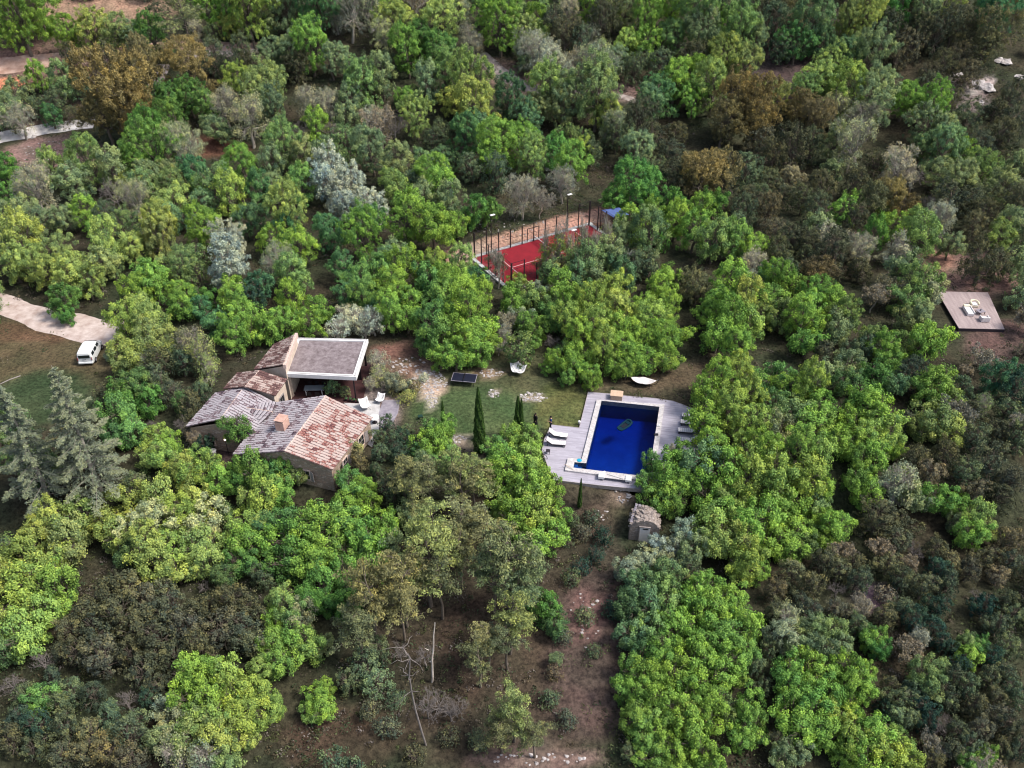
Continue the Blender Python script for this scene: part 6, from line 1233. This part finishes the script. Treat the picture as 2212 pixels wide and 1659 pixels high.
for k in range(10):
    p1 = np.array([(tx - g[0]) * (k + 1) / 10 + rng.normal() * .03, rng.normal() * .03, H_ * (k + 1) / 10]); segs.append((p0, p1, (.10 - .006 * k), .095 - .006 * k)); p0 = p1
t = thing('dead_snag', 'bleached white dead tree trunk standing straight in the brown clearing', 'dead tree', g); o = D.objects.new('trunk', seg_tubes(segs, 'trunk', M['deadwood'], 7)); COL.objects.link(o); o.parent = t
o = D.objects.new('branch_stub', seg_tubes([((0, 0, H_ * .35), (.35, .1, H_ * .39), .05, .02), ((tx * 0, 0, H_ * .55), (-.3, -.1, H_ * .6), .04, .015)], 'stub', M['deadwood'], 5)); COL.objects.link(o); o.parent = t
g, _ = onground(*ZG(548, 1510)); pts = []
for (x, y) in [(548, 1510), (520, 1420), (480, 1280), (455, 1160), (440, 1060), (445, 950), (400, 880)]:
    d_ = ray(*ZG(x, y)); t_ = g[1] / d_[1]; pts.append(np.array([d_[0] * t_ - g[0], 0, CAMZ + d_[2] * t_ - g[2]]))
segs = [(pts[i], pts[i + 1], .095 - .009 * i, .085 - .009 * i) for i in range(6)]; rng = np.random.default_rng(8)
for i in (3, 4, 5, 6, 6, 5, 4):
    for _ in range(2): segs += bend(rng, pts[i], pts[i] + unit(rng.normal(size=3) + np.array([.2, 0, .3])) * rng.uniform(.6, 1.5), .028, .01, 3, .08)[0]
t = thing('crooked_dead_tree', 'tall thin crooked dead tree with a twisted top beside the white snag', 'dead tree', g); o = D.objects.new('trunk', seg_tubes(segs, 'trunk', M['twig'], 6)); COL.objects.link(o); o.parent = t

# filler crowns where the photograph shows closed woodland and nothing has been placed
def species(px, py):
    """what grows in this part of the picture"""
    X_ = px * 2.16; Y_ = py * 2.16; r = RT.random()
    if X_ > 1450 and Y_ < 640 and X_ + .6 * Y_ > 1650: return RT.choice([('holm', 'h'), ('holm', 'h'), ('holm', 'hn'), ('holm', 'hr'), ('holm', 'm'), ('sparse', 'l'), ('bush', 'h'), ('holm', 'ho')])
    if X_ > 1850: return RT.choice([('holm', 'h'), ('holm', 'hk'), ('holm', 'n'), ('twiggy', 'b'), ('bush', 'hr')])
    if Y_ < 330: return RT.choice([('holm', 'm'), ('holm', 'mt'), ('holm', 'mt'), ('holm', 'n'), ('sparse', 'l')])
    if Y_ < 700: return RT.choice([('holm', 'em'), ('holm', 'm'), ('holm', 'mt'), ('holm', 'tm'), ('holm', 'd')])
    return RT.choice([('holm', 'nt'), ('holm', 'n'), ('holm', 'dn'), ('holm', 'h')])
KEEP = [[(395, 930), (560, 760), (640, 715), (870, 715), (960, 745), (1290, 765), (1600, 780), (1620, 900), (1400, 1080), (1150, 1060), (1030, 1000), (850, 980), (700, 1110), (500, 1040)],
        [(960, 560), (1050, 640), (1350, 560), (1340, 440), (1270, 430)], [(-20, 640), (250, 690), (260, 870), (200, 930), (-20, 900)], [(2000, 600), (2200, 610), (2212, 740), (2060, 740)],
        [(640, 1340), (1330, 1060), (1340, 1660), (560, 1660)], [(-10, 265), (240, 250), (240, 400), (-10, 400)], [(-10, 100), (480, 80), (480, 200), (-10, 200)], [(80, -20), (420, -20), (420, 60), (80, 60)],
        [(1620, 70), (1780, 70), (1760, 240), (1640, 240)], [(1310, 1040), (1450, 1040), (1450, 1220), (1200, 1220)], [(2040, 160), (2130, 110), (2212, 100), (2212, 290), (2060, 290)], [(400, 290), (560, 290), (560, 360), (400, 360)], [(1020, 110), (1060, 105), (1180, 180), (1180, 235), (1080, 200)]]
tp_ = np.array([(q[1], q[2], q[3]) for q in ITEMS]); nfill = 0
cand = [(RT.uniform(-190, 190), RT.uniform(20, 235)) for _ in range(20000)]
scr = []
for (x, y) in cand:
    z = float(hgt(x, y)); px, py, dd = [float(v) for v in proj(np.array([x, y, z + 2.5]))]
    if px < -100 or px > 1124 or py < -60 or py > 880: continue
    if any(inpoly(np.array([px * 2.16]), np.array([py * 2.16]), K_)[0] for K_ in KEEP): continue
    d_ = np.hypot(tp_[:, 0] - x, tp_[:, 1] - y) - tp_[:, 2] * .80
    R = RT.uniform(1.6, 3.2) * (1 if y > 90 else .8)
    if d_.min() < R * .5: continue
    k_, c_ = species(px, py)
    sat = []  # neighbouring filler trees, added as further stems under one root
    for _ in range(3):
        a_ = RT.uniform(0, 6.28); q_ = R * RT.uniform(1.1, 1.5); x2, y2 = x + q_ * math.cos(a_), y + q_ * math.sin(a_); R2 = R * RT.uniform(.6, .9); p2 = proj(np.array([x2, y2, float(hgt(x2, y2)) + 2.0]))
        if any(inpoly(np.array([float(p2[0]) * 2.16]), np.array([float(p2[1]) * 2.16]), K_)[0] for K_ in KEEP) or (np.hypot(tp_[:, 0] - x2, tp_[:, 1] - y2) - tp_[:, 2] * .8).min() < R2 * .3 or k_ in ('bush', 'twiggy'): continue
        sat.append((x2, y2, R2, c_)); tp_ = np.vstack([tp_, [x2, y2, R2]])
    plant(k_, x, y, R if k_ != 'bush' else R * .7, c_, None, sat); tp_ = np.vstack([tp_, [x, y, R]]); nfill += 1
    if nfill >= 230: break
print(collections.Counter(t[1] for t in TREES)); print('filler', nfill, 'trees', len(TREES))

# undergrowth: low scrub between the trees, countless, one mesh
rng = np.random.default_rng(21); N0 = 60000
gx = rng.uniform(-165, 165, N0 * 2); gy = 26 + (rng.random(N0 * 2) ** 1.25) * 185
z_ = hgt(gx, gy); px, py, dd = proj(np.stack([gx, gy, z_], -1)); ok = (px > -30) & (px < 1054) & (py > -20) & (py < 800)
gx, gy, px, py = gx[ok], gy[ok], px[ok], py[ok]; cc_, sc_ = cover(gx, gy)
ins = inpoly(gx, gy, [p[:2] for p in dp]) | (np.abs((gx - CO[0]) * ca_ + (gy - CO[1]) * sa_) < 11) & (np.abs(-(gx - CO[0]) * sa_ + (gy - CO[1]) * ca_) < 6.2) | inpoly(px * 2.16, py * 2.16, [(395, 930), (560, 770), (640, 720), (820, 725), (870, 900), (700, 1110), (500, 1040)])
ins |= inpoly(px * 2.16, py * 2.16, [(-20, 635), (120, 670), (250, 690), (260, 750), (200, 740), (60, 700), (-20, 680)]) | inpoly(gx, gy, [p[:2] for p in pp]) | inpoly(px * 2.16, py * 2.16, [(-20, 285), (210, 260), (210, 275), (-20, 312)]) | inpoly(px * 2.16, py * 2.16, [(-20, 130), (130, 115), (500, 90), (560, 110), (200, 135), (-20, 158)])
den = np.clip(.35 + .65 * noise2(gx, gy, .25, 9), 0, 1)
ok = (~ins) & (rng.random(len(gx)) < sc_ * den); gx, gy = gx[ok][:30000], gy[ok][:30000]; cc_ = cc_[ok][:30000]; n = len(gx); print('undergrowth tufts', n)
rad = rng.gamma(4, .09, n) + .14; per = 26; L = np.repeat(np.arange(n), per); d_ = sph(rng, n * per); d_[:, 2] = np.abs(d_[:, 2])
P = np.stack([gx[L], gy[L], hgt(gx, gy)[L] - .03], -1) + d_ * (rad[L] * rng.uniform(.6, 1.05, n * per))[:, None] * np.array([1, 1, .75])
pal = np.array([(.085, .10, .045), (.10, .085, .055), (.06, .09, .05), (.14, .12, .095), (.055, .06, .04), (.12, .15, .07), (.17, .15, .14)]); pk = pal[rng.integers(0, len(pal), n)] * rng.uniform(.7, 1.2, (n, 1))
mu = leaves('undergrowth', P, d_ + rng.normal(size=(n * per, 3)) * .6, .085 * rng.uniform(.6, 1.3, n * per), np.full(n * per, .5), None, .6, None, rng)
ca2 = mu.attributes.new('shade', 'FLOAT_COLOR', 'POINT'); cv = np.repeat(np.concatenate([pk[L] * rng.uniform(.7, 1.3, (n * per, 1)), np.ones((n * per, 1))], 1), 4, 0); ca2.data.foreach_set('color', cv.ravel().astype(np.float32))
um = D.materials.new('scrub leaves'); um.use_nodes = True; nt = um.node_tree; b = nt.nodes['Principled BSDF']; b.inputs['Roughness'].default_value = 1; b.inputs['Specular IOR Level'].default_value = 0; a_ = nd(nt, 'ShaderNodeAttribute', attribute_name='shade'); nt.links.new(a_.outputs['Color'], b.inputs['Base Color'])
mu.materials.clear(); mu.materials.append(um); o = D.objects.new('undergrowth', mu); COL.objects.link(o); tag(o, 'low scrub and dry herbs covering the ground between the trees', 'undergrowth', kind='stuff')

# ------------------------------------------------------------------ labels that tell each plant apart by what it stands beside
LM = [(1350, 960, 'the swimming pool'), (1165, 560, 'the red court'), (480, 880, 'the grey tiled wing'), (700, 950, 'the main tiled roof'), (715, 765, 'the flat patio roof'), (195, 760, 'the white van'), (70, 690, 'the gravel track'), (2105, 665, 'the timber platform'), (1390, 1140, 'the stone hut'), (1000, 820, 'the black table'),
      (1118, 800, 'the white sling chairs'), (1388, 822, 'the hammock'), (1035, 920, 'the tall cypress'), (90, 285, 'the white track'), (70, 130, 'the red earth track'), (250, 220, 'the big rusty pine'), (1530, 380, 'the round scrub pine'), (1930, 440, 'the olive-brown pine'), (2125, 190, 'the largest pale rock'),
      (1110, 175, 'the grey stony path'), (740, 420, 'the silver poplars'), (490, 545, 'the lone silver poplar'), (1320, 458, 'the blue awning'), (935, 1410, 'the white snag'), (150, 1020, 'the cedars'), (780, 690, 'the whitish bushes'), (320, 1150, 'the pale yellow oaks'), (370, 1330, 'the dark holm oaks'), (1590, 870, 'the great oaks by the pool'), (1290, 1560, 'the brown clearing'),
      (0, 0, 'the top left corner'), (2212, 0, 'the top right corner'), (0, 1659, 'the bottom left corner'), (2212, 1659, 'the bottom right corner'), (1100, 0, 'the top edge'), (1700, 1659, 'the bottom edge'), (1700, 180, 'the dark glade'), (600, 240, 'the upper left wood'), (2000, 880, 'the lower right scrub'), (1950, 1200, 'the right edge scrub'), (450, 1560, 'the lowest oaks'), (1500, 1400, 'the oaks below the hut')]
ORD = 'nearest,second,third,fourth,fifth,sixth,seventh,eighth,ninth,tenth,eleventh,twelfth,thirteenth,fourteenth,fifteenth,sixteenth,seventeenth,eighteenth,nineteenth,twentieth'.split(',')
bk = {}
for (root, kind, code, x, y, R, px, py) in TREES:
    root['category'] = NAMES[kind][1]; root['group'] = {'oak': 'oaks of the wood', 'sparse': 'thin-leaved oaks', 'holm': 'dark holm oaks', 'silver': 'silver poplars', 'pine': 'rusty pines', 'bush': 'scrub bushes', 'openpine': 'open pines', 'cedar': 'cedars left of the house', 'bare': 'leafless trees', 'twiggy': 'twiggy trees'}[kind]
    if 'label' in root.keys(): continue
    X_, Y_ = px * 2.16, py * 2.16; d_, lx, ly, nm = min((math.hypot(X_ - l[0], (Y_ - l[1]) * 1.2), l[0], l[1], l[2]) for l in LM)
    dx, dy = X_ - lx, Y_ - ly
    side = ('left of' if dx < 0 else 'right of') if abs(dx) > abs(dy) * 1.1 else ('behind' if dy < 0 else 'in front of')
    if 'corner' in nm or 'edge' in nm: side = 'towards'
    size = 'large' if R > 3.9 else 'small' if R < 2.3 else 'medium'
    hue = CNAME[code[0]]
    if kind in ('bare', 'twiggy'): hue = 'pale grey' if kind == 'twiggy' else 'grey'
    bk.setdefault((size, hue, KNAME[kind], side, nm), []).append((d_, root))
for (size, hue, kn, side, nm), L_ in bk.items():
    L_.sort(key=lambda q: q[0])
    for i, (d_, root) in enumerate(L_):
        if len(L_) == 1: root['label'] = f'{size} {hue} {kn} {side} {nm}'
        elif i == 0: root['label'] = f'{size} {hue} {kn} {side} {nm}, nearest to it'
        else: root['label'] = f'{size} {hue} {kn} {side} {nm}, {ORD[min(i, 19)]} nearest'
